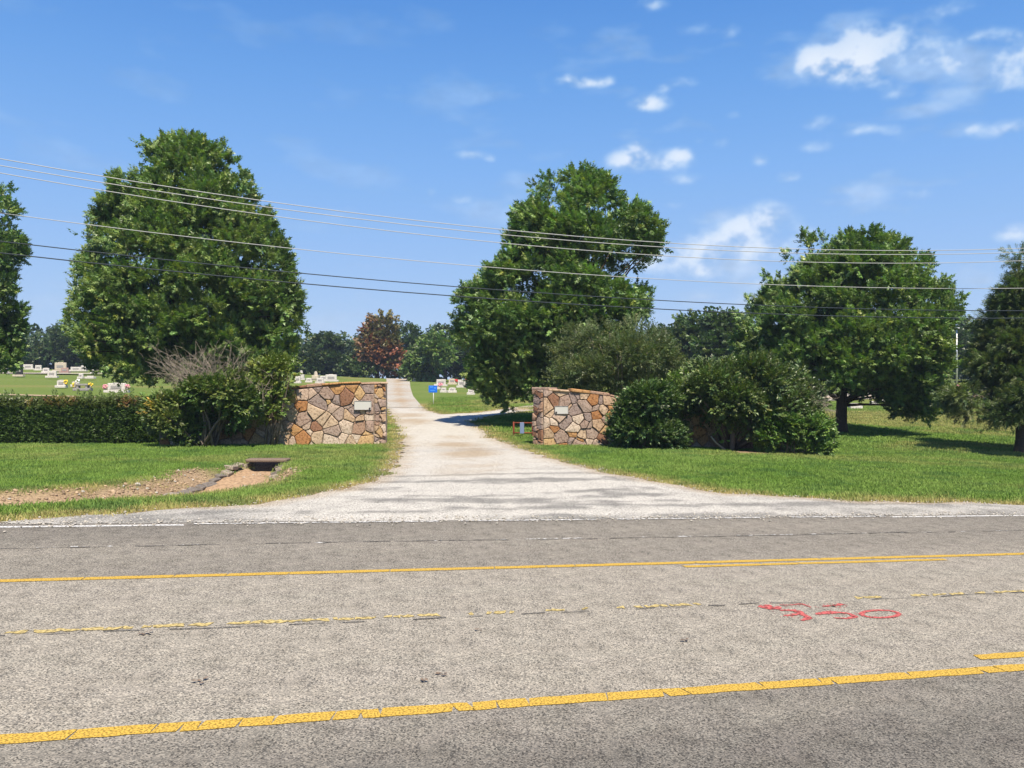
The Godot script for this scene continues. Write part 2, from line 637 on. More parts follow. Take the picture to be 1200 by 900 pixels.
func caps(wall: Node3D, pts: Array, base: Vector3, thick: float, mats: Array, sd: int) -> void:
	rng.seed = sd
	var line := []
	var total := 0.0
	for k in pts.size():
		if k:
			total += Vector2(pts[k][0], pts[k][1]).distance_to(Vector2(pts[k - 1][0], pts[k - 1][1]))
		line.append(total)
	var u := -0.04
	while u < total - 0.1:
		var w := minf(rnd(0.4, 0.75), total + 0.04 - u)
		if total - u - w < 0.2:
			w = total + 0.04 - u
		var e := [along(pts, line, u + 0.006), along(pts, line, u + w - 0.006)]
		var th := rnd(0.055, 0.11)
		var lift := rnd(-0.012, 0.016)
		var over := rnd(0.03, 0.075)
		var f := []
		for p in e:
			f.append(p - base)
		var ax: Vector3 = f[1] - f[0]
		var fwd := Vector3(-ax.z, 0, ax.x).normalized()
		if fwd.z < 0:
			fwd = -fwd
		var up := ax.cross(-fwd).normalized()
		if up.y < 0:
			up = -up
		var st := mb()
		var c: Vector3 = (f[0] + f[1]) / 2.0 + up * (th / 2.0 + lift) + fwd * (over - thick) / 2.0 + fwd * 0.02
		cbox(st, c, Vector3(ax.length(), th, thick + over + 0.06), 0.022, Basis(ax.normalized(), up, ax.normalized().cross(up)) * Basis.from_euler(Vector3(rnd(-0.04, 0.04), rnd(-0.05, 0.05), rnd(-0.03, 0.03))))
		put(done(st), "cap_stone", mats[rng.randi() % mats.size()], wall)
		u += w

func along(pts: Array, line: Array, u: float) -> Vector3:
	for k in pts.size() - 1:
		if u <= line[k + 1] or k == pts.size() - 2:
			var t: float = (u - line[k]) / (line[k + 1] - line[k])
			return Vector3(lerpf(pts[k][0], pts[k + 1][0], t), lerpf(pts[k][2], pts[k + 1][2], t), -lerpf(pts[k][1], pts[k + 1][1], t))
	return Vector3.ZERO

# ---------------------------------------------------------------- main
func _ready() -> void:
	camera_and_light()
	materials()
	for step in [land, roads, ditch_works, walls, plants, far_trees, cemetery, small_things, power_line, grass]:
		step.call()

func camera_and_light() -> void:
	var cam := Camera3D.new()
	cam.name = "camera"
	cam.fov = 48.24
	cam.near = 0.1
	cam.far = 2500.0
	cam.position = Vector3(0, 1.7, 0)
	cam.rotation_degrees.x = 0.456
	add_child(cam)
	cam.current = true
	var sun := DirectionalLight3D.new()
	sun.name = "sun"
	sun.light_color = Color(1.0, 0.955, 0.88)
	sun.light_energy = 1.6
	sun.light_angular_distance = 0.53
	sun.shadow_enabled = true
	add_child(sun)
	sun.look_at_from_position(Vector3(0.15, 0.85, 0.54), Vector3.ZERO)
	var env := Environment.new()
	env.background_mode = Environment.BG_SKY
	env.tonemap_mode = Environment.TONE_MAPPER_LINEAR
	env.tonemap_exposure = 1.65
	env.fog_enabled = true
	env.fog_density = 0.0004
	env.fog_light_color = Color(0.80, 0.88, 1.0)
	env.sdfgi_enabled = true
	env.ssao_enabled = true
	env.ssil_enabled = true
	var sky := Sky.new()
	var pan := PanoramaSkyMaterial.new()
	pan.panorama = sky_picture()
	pan.energy_multiplier = 0.64
	sky.sky_material = pan
	env.sky = sky
	var we := WorldEnvironment.new()
	we.name = "air"
	we.environment = env
	add_child(we)

func sky_picture() -> ImageTexture:
	var w := 4096
	var h := 2048
	var im := Image.create(w, h, false, Image.FORMAT_RGBA8)
	var g := ramp([[0.0, Color8(193, 213, 239)], [0.035, Color8(181, 207, 239)], [0.09, Color8(157, 193, 240)], [0.16, Color8(131, 178, 237)], [0.22, Color8(110, 163, 229)], [0.275, Color8(91, 147, 219)], [0.5, Color8(66, 117, 196)], [1.0, Color8(50, 95, 172)]])
	for j in h:
		var el := 90.0 - (j + 0.5) / h * 180.0
		var c := g.sample(clampf(el / 90.0, 0, 1)) if el >= 0 else Color8(120, 128, 100)
		im.fill_rect(Rect2i(0, j, w, 1), c)
	# clouds: [pixel-free direction as (tan azimuth, tan elevation) in thousandths of the lens length, radii, strength]
	var puffs := []
	for b in CLOUDS:
		puffs.append(b)
	var az0 := -0.62
	var pw := 820
	var ph := 330
	var dens := PackedFloat32Array()
	dens.resize(pw * ph)
	var step := TAU / w
	for b in puffs:
		var az := atan((b[0] - 600.0) / 1005.0)
		var el := atan((458.0 - b[1]) / Vector2(1005.0, b[0] - 600.0).length())
		var ci: float = (az - az0) / step
		var cj: float = el / step
		var ra: float = b[2] / 1005.0 / step * cos(az)
		var rb: float = b[3] / 1005.0 / step * cos(az)
		for j in range(maxi(0, int(cj - rb * 2.2)), mini(ph, int(cj + rb * 2.2) + 1)):
			for i in range(maxi(0, int(ci - ra * 2.2)), mini(pw, int(ci + ra * 2.2) + 1)):
				var dj := (j - cj) / rb
				if dj < 0.0:
					dj *= 1.35
				var q := pow((i - ci) / ra, 2) + dj * dj
				var k := j * pw + i
				dens[k] = dens[k] + (1.0 - dens[k]) * b[4] * exp(-q * 1.1)
	var n := FastNoiseLite.new()
	n.noise_type = FastNoiseLite.TYPE_SIMPLEX_SMOOTH
	n.frequency = 0.03
	n.fractal_octaves = 6
	n.fractal_gain = 0.58
	n.seed = 11
	var n2 := FastNoiseLite.new()
	n2.frequency = 0.008
	n2.fractal_octaves = 5
	n2.seed = 3
	var patch := Image.create(pw, ph, false, Image.FORMAT_RGBA8)
	for j in ph:
		for i in pw:
			var e := dens[j * pw + i]
			var wob := n.get_noise_2d(i * 1.0, j * 1.5)
			var a := ss(0.10, 0.95, e * (1.0 + 1.15 * wob))
			a = a * (0.42 + 0.40 * e)
			var veil := ss(0.05, 0.6, n2.get_noise_2d(i * 0.8, j * 2.4)) * (0.12 + 0.22 * ss(250.0, 620.0, i))
			a = clampf(maxf(a, veil), 0.0, 0.97)
			if a > 0.01:
				var b := clampf(0.90 + 0.25 * wob + 0.12 * e, 0.80, 1.0)
				patch.set_pixel(i, ph - 1 - j, Color(b * 0.985, b * 0.99, minf(1.0, b * 1.02), a))
	var mirrored: Image = patch.duplicate()
	mirrored.flip_x()
	var horizon := h / 2
	var i0 := int((az0 / TAU + 0.5) * w)
	im.blend_rect(patch, Rect2i(0, 0, pw, ph), Vector2i(i0, horizon - ph))
	for k in range(1, 4):
		im.blend_rect(mirrored if k % 2 else patch, Rect2i(0, 0, pw, ph), Vector2i((i0 + k * pw) % w if (i0 + k * pw) % w + pw < w else 0, horizon - ph))
	for k in 4:
		im.blend_rect(patch if k % 2 else mirrored, Rect2i(0, 0, pw, ph), Vector2i(k * 1010 + 60, horizon - ph * 2 - 30))
	# the middle of the picture belongs behind the camera
	var turned := Image.create(w, h, false, Image.FORMAT_RGBA8)
	turned.blit_rect(im, Rect2i(w / 2, 0, w / 2, h), Vector2i(0, 0))
	turned.blit_rect(im, Rect2i(0, 0, w / 2, h), Vector2i(w / 2, 0))
	return ImageTexture.create_from_image(turned)

const CLOUDS := [
	[955, 72, 30, 22, 0.95], [985, 80, 38, 20, 1.0], [1012, 72, 32, 26, 0.95], [1035, 45, 60, 24, 0.6], [1085, 65, 50, 24, 0.55], [1120, 78, 26, 14, 0.5], [1055, 110, 22, 11, 0.5], [1030, 95, 30, 12, 0.45], [1000, 35, 30, 14, 0.35],
	[762, 122, 24, 12, 0.9], [740, 188, 30, 15, 0.85], [798, 183, 16, 10, 0.8], [770, 194, 45, 13, 0.6], [748, 172, 14, 9, 0.6], [800, 212, 32, 9, 0.4],
	[870, 268, 34, 22, 0.62], [905, 256, 28, 20, 0.72], [840, 285, 50, 22, 0.42], [800, 300, 50, 18, 0.40], [890, 292, 54, 20, 0.48], [830, 320, 30, 10, 0.45], [945, 275, 16, 12, 0.42], [850, 312, 80, 24, 0.34], [760, 310, 50, 22, 0.35],
	[668, 94, 18, 9, 0.65], [690, 98, 24, 9, 0.7], [712, 96, 12, 7, 0.5], [800, 97, 22, 9, 0.45], [780, 103, 10, 7, 0.45], [820, 35, 40, 10, 0.35], [855, 40, 14, 10, 0.45], [765, 5, 22, 10, 0.55],
	[552, 182, 18, 8, 0.62], [576, 187, 9, 6, 0.4], [540, 235, 22, 10, 0.38], [505, 227, 9, 8, 0.38], [560, 115, 14, 7, 0.35], [500, 105, 80, 10, 0.22],
	[893, 188, 12, 9, 0.6], [926, 209, 16, 9, 0.55], [960, 174, 24, 9, 0.45], [960, 145, 22, 10, 0.5], [1010, 153, 34, 9, 0.5], [1050, 155, 20, 8, 0.35], [848, 168, 14, 8, 0.38], [862, 136, 12, 7, 0.3], [820, 165, 8, 5, 0.3],
	[1140, 151, 12, 8, 0.55], [1185, 152, 40, 12, 0.65], [1075, 228, 22, 11, 0.42], [985, 250, 14, 8, 0.32], [1190, 275, 24, 14, 0.55], [1170, 85, 34, 24, 0.5], [1185, 100, 26, 14, 0.5], [1150, 42, 24, 10, 0.45], [1190, 42, 20, 10, 0.4], [1110, 12, 40, 12, 0.4], [1180, 65, 50, 24, 0.35],
	[790, 240, 20, 9, 0.35], [640, 285, 60, 12, 0.2], [1240, 60, 50, 24, 0.5], [1260, 280, 50, 20, 0.5],
]

func materials() -> void:
	var S := FastNoiseLite.TYPE_SIMPLEX_SMOOTH
	var CE := FastNoiseLite.TYPE_CELLULAR
	noise_big.frequency = 0.09
	noise_big.fractal_octaves = 4
	noise_mid.frequency = 0.02
	noise_fine.frequency = 0.9
	noise_fine.fractal_octaves = 3
	noise_streak.frequency = 0.5
	noise_streak.fractal_octaves = 4
	# aggregate: every cell of the cellular noise is one chip of stone
	var chips := noise_tex(CE, 0.115, 1024, [[0.0, grey(0.45)], [0.25, grey(0.68)], [0.6, Color(0.83, 0.82, 0.80)], [0.85, Color(0.95, 0.93, 0.90)], [1.0, Color(1, 1, 0.98)]], 5, 1, FastNoiseLite.RETURN_CELL_VALUE)
	var chip_relief := noise_tex(CE, 0.115, 1024, [[0.0, grey(1.0)], [1.0, grey(0.0)]], 5, 1, FastNoiseLite.RETURN_DISTANCE)
	var blot := noise_tex(S, 0.006, 512, [[0.0, grey(0.86)], [0.45, grey(0.95)], [1.0, grey(1.0)]], 8, 5)
	var road := mat("asphalt", Color.WHITE, 0.95, null, 1.0, true, 0.15)
	road.vertex_color_use_as_albedo = true
	road.albedo_texture = chips
	road.uv1_scale = Vector3(1.15, 1.15, 1.15)
	road.heightmap_enabled = true
	road.heightmap_texture = chip_relief
	road.heightmap_scale = 0.22
	road.detail_enabled = true
	road.detail_blend_mode = BaseMaterial3D.BLEND_MODE_MUL
	road.detail_albedo = blot
	road.detail_uv_layer = BaseMaterial3D.DETAIL_UV_1
	var drive := mat("chip_seal", Color.WHITE, 0.95, null, 1.0, true, 0.2)
	drive.vertex_color_use_as_albedo = true
	drive.albedo_texture = noise_tex(CE, 0.09, 1024, [[0.0, grey(0.58)], [0.4, grey(0.84)], [0.8, grey(0.95)], [1.0, grey(1.0)]], 15, 1, FastNoiseLite.RETURN_CELL_VALUE)
	drive.uv1_scale = Vector3(0.8, 0.8, 0.8)
	drive.heightmap_enabled = true
	drive.heightmap_texture = chip_relief
	drive.heightmap_scale = 0.5
	var ground := mat("ground", Color.WHITE, 1.0, null, 1.0, true, 0.1)
	ground.vertex_color_use_as_albedo = true
	ground.albedo_texture = noise_tex(S, 0.05, 1024, [[0.0, grey(0.55)], [0.5, grey(0.85)], [1.0, grey(1.0)]], 21, 5)
	ground.uv1_scale = Vector3(0.4, 0.4, 0.4)
	var rough := noise_tex(S, 0.02, 512, [[0.0, Color(0.62, 0.60, 0.58)], [0.35, Color(0.82, 0.80, 0.78)], [0.6, Color(0.96, 0.93, 0.90)], [1.0, Color(1, 1, 1)]], 31, 6)
	var rock := noise_tex(S, 0.013, 512, [[0.0, Color(0.50, 0.46, 0.44)], [0.32, Color(0.78, 0.72, 0.68)], [0.5, Color(0.97, 0.92, 0.88)], [0.62, Color(0.86, 0.80, 0.76)], [1.0, Color(1, 1, 1)]], 37, 6)
	var k := 0
	for c in [[0.52, 0.42, 0.31], [0.56, 0.48, 0.37], [0.42, 0.235, 0.11], [0.48, 0.31, 0.15], [0.40, 0.33, 0.29], [0.34, 0.30, 0.29], [0.62, 0.56, 0.48], [0.53, 0.43, 0.31], [0.31, 0.19, 0.13], [0.66, 0.61, 0.53], [0.56, 0.43, 0.24], [0.44, 0.38, 0.34], [0.57, 0.49, 0.42], [0.42, 0.31, 0.24]]:
		var m := mat("stone_%d" % k, srgb(c[0], c[1], c[2]), 0.92, rock, 1.3 + 0.07 * k, true, 0.25)
		m.heightmap_enabled = true
		m.heightmap_texture = rough
		m.heightmap_scale = 2.0
		m.uv1_offset = Vector3(k * 0.37, k * 0.21, k * 0.13)
		k += 1
	mat("mortar", srgb(0.33, 0.285, 0.235), 1.0, rough, 2.5)
	mat("bark", srgb(0.11, 0.085, 0.065), 1.0, rough, 2.0, false)
	mat("bark_grey", srgb(0.20, 0.17, 0.145), 1.0, rough, 3.0, false)
	mat("dead_wood", srgb(0.36, 0.325, 0.275), 1.0, rough, 4.0, false)
	mat("concrete", srgb(0.36, 0.32, 0.27), 0.95, rough, 1.6)
	mat("chute_floor", srgb(0.42, 0.30, 0.19), 0.97, rough, 0.9)
	mat("asphalt_lump", srgb(0.20, 0.185, 0.17), 0.95, rough, 1.8)
	mat("plank", srgb(0.22, 0.175, 0.14), 0.9, rough, 3.0)
	mat("soil", srgb(0.36, 0.22, 0.13), 1.0, rough, 0.8)
	mat("white_stone", srgb(0.66, 0.66, 0.65), 0.6, rough, 1.0)
	mat("cream_stone", srgb(0.60, 0.55, 0.47), 0.7, rough, 1.0)
	mat("grey_stone", srgb(0.34, 0.34, 0.35), 0.45, rough, 1.0)
	mat("pink_stone", srgb(0.42, 0.30, 0.27), 0.45, rough, 1.0)
	mat("dark_stone", srgb(0.045, 0.045, 0.05), 0.3, rough, 1.0)
	mat("red_flower", srgb(0.55, 0.05, 0.05), 0.8)
	mat("yellow_flower", srgb(0.75, 0.55, 0.05), 0.8)
	mat("pink_flower", srgb(0.70, 0.30, 0.36), 0.8)
	mat("white_flower", srgb(0.75, 0.74, 0.70), 0.8)
	mat("white_paint", srgb(0.72, 0.72, 0.70), 0.6)
	mat("plaque", srgb(0.46, 0.455, 0.42), 0.5)
	mat("bolt", srgb(0.05, 0.04, 0.04), 0.5)
	mat("blue_sign", srgb(0.01, 0.13, 0.62), 0.5)
	mat("pale_blue", srgb(0.10, 0.32, 0.78), 0.5)
	mat("slate_blue", srgb(0.16, 0.21, 0.34), 0.6)
	mat("rust", srgb(0.24, 0.06, 0.035), 0.8, rough, 5.0)
	mat("galvanised", srgb(0.55, 0.56, 0.56), 0.45).metallic = 0.6
	mat("conductor", srgb(0.36, 0.37, 0.37), 0.5)
	mat("cable", srgb(0.035, 0.045, 0.055), 0.6)
	mat("pole_wood", srgb(0.17, 0.12, 0.085), 0.95, rough, 2.0)
	mat("flag_red", srgb(0.5, 0.03, 0.04), 0.8)
	mat("flag_white", srgb(0.75, 0.75, 0.75), 0.8)
	mat("flag_blue", srgb(0.03, 0.05, 0.25), 0.8)
	mat("brick_red", srgb(0.30, 0.10, 0.07), 0.9)
	var worn := noise_tex(S, 0.05, 512, [[0.0, grey(0.45)], [0.38, grey(0.78)], [0.55, grey(0.97)], [1.0, grey(1.0)]], 51, 5)
	mat("yellow_paint", srgb(0.58, 0.375, 0.065), 0.8, worn, 2.2)
	mat("old_yellow", srgb(0.52, 0.41, 0.17), 0.85, worn, 1.0)
	mat("line_white", srgb(0.66, 0.65, 0.62), 0.8, worn, 1.0)
	mat("red_spray", srgb(0.52, 0.125, 0.115), 0.85, worn, 1.0)
	mat("crack_shade", srgb(0.055, 0.052, 0.05), 0.8, worn, 1.0)  # near-black colour standing for the shade down inside road cracks
	var leaf := mat("leaf", Color.WHITE, 0.42, null, 1.0, true, 0.5)
	leaf.vertex_color_use_as_albedo = true
	leaf.backlight_enabled = true
	leaf.backlight = Color(0.70, 0.78, 0.42)
	leaf.cull_mode = BaseMaterial3D.CULL_DISABLED
	var blade := mat("blade", Color.WHITE, 0.75, null, 1.0, true, 0.25)
	blade.vertex_color_use_as_albedo = true
	blade.backlight_enabled = true
	blade.backlight = Color(0.5, 0.6, 0.2)
	blade.cull_mode = BaseMaterial3D.CULL_DISABLED
	M["leaf_mesh"] = spray_mesh(9, 0.34, 0.155, 0.15, 0.75, 101, true)
	M["shrub_mesh"] = spray_mesh(11, 0.20, 0.075, 0.045, 0.7, 102)
	M["hedge_mesh"] = spray_mesh(10, 0.15, 0.07, 0.05, 0.7, 103)
	M["fine_mesh"] = spray_mesh(12, 0.24, 0.055, 0.028, 0.8, 107)
	M["needle_mesh"] = spray_mesh(30, 0.42, 0.11, 0.024, 0.5, 104)
	M["far_mesh"] = spray_mesh(10, 0.85, 0.36, 0.30, 0.8, 105)

# ---------------------------------------------------------------- ground
# distance to the ragged rim of the driveway, exact up to about a metre
var rim_cells := {}

func near_edge(p: Vector2) -> float:
	if rim_cells.is_empty():
		for k in drive_poly.size():
			var c := Vector2i(drive_poly[k].floor())
			if not rim_cells.has(c):
				rim_cells[c] = []
			rim_cells[c].append(k)
	var best := 99.0
	var here := Vector2i(p.floor())
	var n := drive_poly.size()
	for j in range(-1, 2):
		for i in range(-1, 2):
			var key := here + Vector2i(i, j)
			if rim_cells.has(key):
				for k in rim_cells[key]:
					best = minf(best, seg_dist(p, drive_poly[k], drive_poly[(k + 1) % n]))
	return best

# how dry (0 green .. 1 straw) and how bare the ground is
func ground_state(x: float, d: float) -> Vector2:
	var s := across(x, d)
	var dry := 0.0
	var bare := 0.0
	var nb := noise_big.get_noise_2d(x * 3.0, d * 3.0)
	var nf := noise_fine.get_noise_2d(x, d)
	if d < 60.0 and absf(x) < 22.0:
		var e := near_edge(Vector2(x, d))
		dry = maxf(dry, (1.0 - ss(0.1, 0.85 + nb * 0.8, e)) * 0.95)
		bare = maxf(bare, 1.0 - ss(0.0, 0.28 + nf * 0.25, e))
	if s < 12.6:
		dry = maxf(dry, (1.0 - ss(11.25, 11.9 + nb * 0.5, s)) * 0.9)
	var dd := ditch_dist(x, d)
	if dd < 2.4:
		var b := 1.0 - ss(1.05, 1.6 + nb * 0.5 + nf * 0.3, dd)
		if s < 13.0 and x < -5.5:
			b *= ss(12.2, 12.6, s)
		if d > 18.0:
			b *= 1.0 - ss(0.35, 0.6, dd) * ss(18.0, 19.5, d)
		bare = maxf(bare, b)
		dry = maxf(dry, (1.0 - ss(1.4, 1.9 + nb * 0.6, dd)) * 0.8 * ss(12.6, 13.6, s) * (1.0 - ss(14.0, 18.0, d)))
	# dry bands in the open field and a worn patch under the spreading bush
	dry = maxf(dry, (0.28 if d < 30.0 else 0.5) * ss(0.1, 0.45, noise_big.get_noise_2d(x * 0.9 + 40.0, d * 1.6)) * ss(14.0, 20.0, d))
	if x > 4.0:
		dry = maxf(dry, 0.6 * ss(42.0, 45.0, d + nb * 4.0) * (1.0 - ss(53.0, 58.0, d + nb * 4.0)))
	var wp := Vector2((x - 7.1) / 0.9, (d - 26.0) / 0.8).length() + nf * 0.5
	bare = maxf(bare, 1.0 - ss(0.5, 1.0, wp))
	return Vector2(clampf(dry, 0, 1), clampf(bare, 0, 1))

func ground_color(x: float, d: float) -> Color:
	var st := ground_state(x, d)
	var n := noise_big.get_noise_2d(x * 2.0 + 9.0, d * 2.0)
	var green := Color(0.120, 0.185, 0.040).lerp(Color(0.165, 0.220, 0.056), clampf(0.5 + n, 0, 1))
	if d > 45.0:
		green = Color(0.155, 0.225, 0.050).lerp(Color(0.195, 0.250, 0.068), clampf(0.5 + n, 0, 1))
	var c := green.lerp(Color(0.33, 0.27, 0.11), st.x)
	var soil := Color(0.43, 0.315, 0.20).lerp(Color(0.32, 0.225, 0.145), clampf(0.5 + noise_fine.get_noise_2d(x * 1.3, d * 1.3), 0, 1))
	return c.lerp(soil, st.y)

func land() -> void:
	rng.seed = 1
	for p in [Vector2(-5.91, 9.9), Vector2(-4.79, 10.7), Vector2(-4.16, 11.3), Vector2(-3.58, 11.98), Vector2(-3.21, 12.9), Vector2(-2.81, 14.12), Vector2(-2.55, 16.04), Vector2(-2.59, 18.58), Vector2(-2.76, 21.64), Vector2(-3.2, 25.52), Vector2(-3.92, 30.56), Vector2(-4.69, 35.16), Vector2(-5.64, 40.22), Vector2(-7.11, 48.58), Vector2(-7.6, 52.4), Vector2(-5.61, 52.2), Vector2(-4.6, 46.18), Vector2(-3.4, 42.66), Vector2(-1.75, 44.02), Vector2(0.0, 48.64), Vector2(0.9, 46.3), Vector2(0.0, 44.06), Vector2(-1.22, 40.82), Vector2(-1.82, 38.04), Vector2(-1.28, 33.92), Vector2(-0.86, 30.92), Vector2(-0.34, 28.08), Vector2(0.25, 24.84), Vector2(0.87, 21.74), Vector2(1.52, 19.14), Vector2(2.62, 16.48), Vector2(3.73, 14.98), Vector2(5.77, 14.5), Vector2(8.99, 14.85), Vector2(20.0, 17.85), Vector2(40.0, 23.4), Vector2(40.0, 22.49), Vector2(20.0, 16.91), Vector2(3.0, 12.16), Vector2(-2.0, 10.77), Vector2(-5.6, 9.82)]:
		drive_poly.append(p)
	# ragged edge
	var rag := PackedVector2Array()
	for k in drive_poly.size():
		var a := drive_poly[k]
		var b := drive_poly[(k + 1) % drive_poly.size()]
		var n := maxi(1, int(a.distance_to(b) / 0.35))
		for i in n:
			var p := a.lerp(b, float(i) / n)
			var side := (b - a).normalized().orthogonal()
			var amount := 0.16 if across(p.x, p.y) > 11.3 else 0.05
			rag.append(p + side * noise_fine.get_noise_2d(p.x * 1.2 + 70.0, p.y * 1.2) * amount * 2.0)
	drive_poly = rag
	var xs := PackedFloat32Array()
	var ds := PackedFloat32Array()
	var x := -420.0
	while x <= 420.0:
		xs.append(x)
		var ax := absf(x)
		x += 0.22 if ax < 14.0 else 0.5 if ax < 26.0 else 2.0 if ax < 60.0 else 30.0
	var d := -60.0
	while d <= 700.0:
		ds.append(d)
		d += 6.0 if d < 0.0 else 2.0 if d < 8.0 else 0.2 if d < 23.0 else 0.35 if d < 36.0 else 0.9 if d < 60.0 else 3.0 if d < 120.0 else 60.0
	var p := PackedVector3Array()
	var c := PackedColorArray()
	for dd in ds:
		for xx in xs:
			var h := hgt(xx, dd)
			var s := across(xx, dd)
			if s < 11.32:
				h -= 0.09 * ss(0.0, 0.14, 11.32 - s)
			if dd > 9.0 and dd < 53.0 and xx > -9.0 and xx < 40.0 and Geometry2D.is_point_in_polygon(Vector2(xx, dd), drive_poly):
				h -= 0.05 if near_edge(Vector2(xx, dd)) > 0.3 else 0.012
			p.append(Vector3(xx, h + 0.012 * noise_fine.get_noise_2d(xx * 2.0, dd * 2.0), -dd))
			c.append(ground_color(xx, dd))
	structure(sheet(xs.size(), ds.size(), p, c), "ground", M.ground, "grass covered ground rising gently towards the tree line", "ground")

func road_point(u: float, s: float, up: float) -> Vector3:
	# u metres along the road, s metres across it
	var x := u * RX - s * RZ
	var d := u * RZ + s * RX
	return Vector3(x, -0.031 * clampf(x, -45.0, 45.0) + up, -d)

func lane_color(u: float, s: float) -> Color:
	var dusty := Color(0.495, 0.464, 0.405)
	var dark := Color(0.205, 0.196, 0.182)
	var far := Color(0.455, 0.425, 0.372)
	var n := noise_big.get_noise_2d(u * 0.5, s * 5.0)
	var c := dusty
	# lanes differ in wear and dust; the edges between them are the paint lines
	if s < 4.5:
		c = dark.lerp(dusty, clampf(0.10 + 0.55 * ss(3.7, 4.5, s + n * 0.7) + 0.22 * n, 0, 1))
	elif s < 7.96:
		var wheel := exp(-pow((s - 6.3) / 1.15, 2))
		c = far.lerp(dusty, clampf(0.50 + 0.42 * wheel + 0.30 * n, 0, 1))
		if s > 7.0:
			c = c.lerp(dusty, 0.55)
	else:
		c = far.lerp(dark, clampf(0.22 + 0.4 * n, 0, 1))
		if s > 9.45:
			c = c.lerp(dark, 0.22)
	if s > 10.85:
		c = c.lerp(Color(0.36, 0.34, 0.31), clampf(0.6 + n * 1.5, 0, 1))
	return c

func roads() -> void:
	var p := PackedVector3Array()
	var c := PackedColorArray()
	var us := []
	var u := -140.0
	while u <= 140.0:
		us.append(u)
		u += 0.2 if absf(u) < 14.0 else 1.0 if absf(u) < 30.0 else 5.0
	var rows := []
	var s := -3.0
	while s < 11.2:
		rows.append(s)
		s += 0.5 if s < 2.0 else 0.12
	rows.append(11.3)
	for r in rows:
		for v in us:
			var q := road_point(v, r, 0.0)
			if r > 11.25:
				q.y -= 0.05
			p.append(q)
			c.append(lane_color(v, r))
	var road := structure(sheet(us.size(), rows.size(), p, c), "road", M.asphalt, "worn grey two-way asphalt road with a centre lane", "road")
	# paint: broken by the cracks that run across the pavement
	paint(road, "yellow_line", M.yellow_paint, 4.50, 0.115, -40, 40, 0.28, 0.004, 60)
	paint(road, "yellow_line", M.yellow_paint, 4.735, 0.10, 4.57, 40, 0.36, 0.004, 61)
	paint(road, "yellow_line", M.yellow_paint, 7.96, 0.105, -40, 40, 0.9, 0.004, 62)
	paint(road, "yellow_line", M.yellow_paint, 7.78, 0.085, 3.95, 7.1, 0.9, 0.004, 63)
	paint(road, "faded_yellow_line", M.old_yellow, 6.36, 0.06, -30, 30, 0.16, 0.004, 64, 0.26)
	paint(road, "edge_line", M.line_white, 10.77, 0.10, -40, -1.0, 1.5, 0.004, 65)
	paint(road, "edge_line", M.line_white, 10.82, 0.06, -0.9, 8.8, 0.3, 0.008, 66, 0.08)
	paint(road, "edge_line", M.line_white, 10.77, 0.10, 8.85, 60, 1.5, 0.004, 67)
	paint(road, "worn_white_line", M.line_white, 9.46, 0.022, -30, 40, 0.12, 0.004, 68, 0.45)
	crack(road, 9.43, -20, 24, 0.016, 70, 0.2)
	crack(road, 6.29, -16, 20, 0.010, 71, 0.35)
	# sprayed red survey mark
	red_mark(road)
	leaves_on_road()
	driveway()

func paint(road: Node3D, called: String, m: Material, s: float, w: float, u0: float, u1: float, seg: float, up: float, sd: int, missing := 0.0) -> void:
	rng.seed = sd
	var st := mb()
	var u := u0
	var seen_lo := -12.0
	var seen_hi := 22.0
	while u < u1:
		var l := seg * rnd(0.2, 1.0) * rnd(0.6, 2.4)
		if u < seen_lo or u > seen_hi:
			l = 4.0
		l = minf(l, u1 - u)
		var skip := missing > 0.0 and (rng.randf() < missing or noise_big.get_noise_2d(u * 4.0, s * 9.0) < -0.36)
		if not skip:
			var n := maxi(2, int(l / (0.09 if missing == 0.0 else 0.03)))
			if l > 3.0:
				n = 4
			var rag := 0.006 if missing == 0.0 else 0.022
			var skew := rnd(-0.012, 0.022)
			var lo := []
			var hi := []
			for k in n + 1:
				var t := u + 0.003 + (l - 0.008) * k / n
				lo.append(road_point(t - skew, s - w / 2.0 + rnd(-rag, rag), up))
				hi.append(road_point(t + skew, s + w / 2.0 + rnd(-rag, rag), up))
			for k in n:
				if missing > 0.0 and rng.randf() < missing * 0.55:
					continue
				face(st, [lo[k], lo[k + 1], hi[k + 1], hi[k]], Vector3.UP)
		u += l
	put(done(st), called, m, road)

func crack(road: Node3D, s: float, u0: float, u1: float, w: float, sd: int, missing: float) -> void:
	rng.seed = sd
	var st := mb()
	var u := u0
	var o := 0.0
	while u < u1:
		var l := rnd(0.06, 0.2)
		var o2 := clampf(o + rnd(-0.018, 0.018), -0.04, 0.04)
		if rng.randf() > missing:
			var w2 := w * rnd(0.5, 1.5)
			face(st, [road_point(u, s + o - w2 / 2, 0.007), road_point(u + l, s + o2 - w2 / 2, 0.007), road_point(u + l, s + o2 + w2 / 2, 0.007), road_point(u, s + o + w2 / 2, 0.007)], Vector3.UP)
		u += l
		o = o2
	put(done(st), "painted_crack_shade", M.crack_shade, road)  # flat ribbon: the shadowed groove of a crack, painted on as dark colour

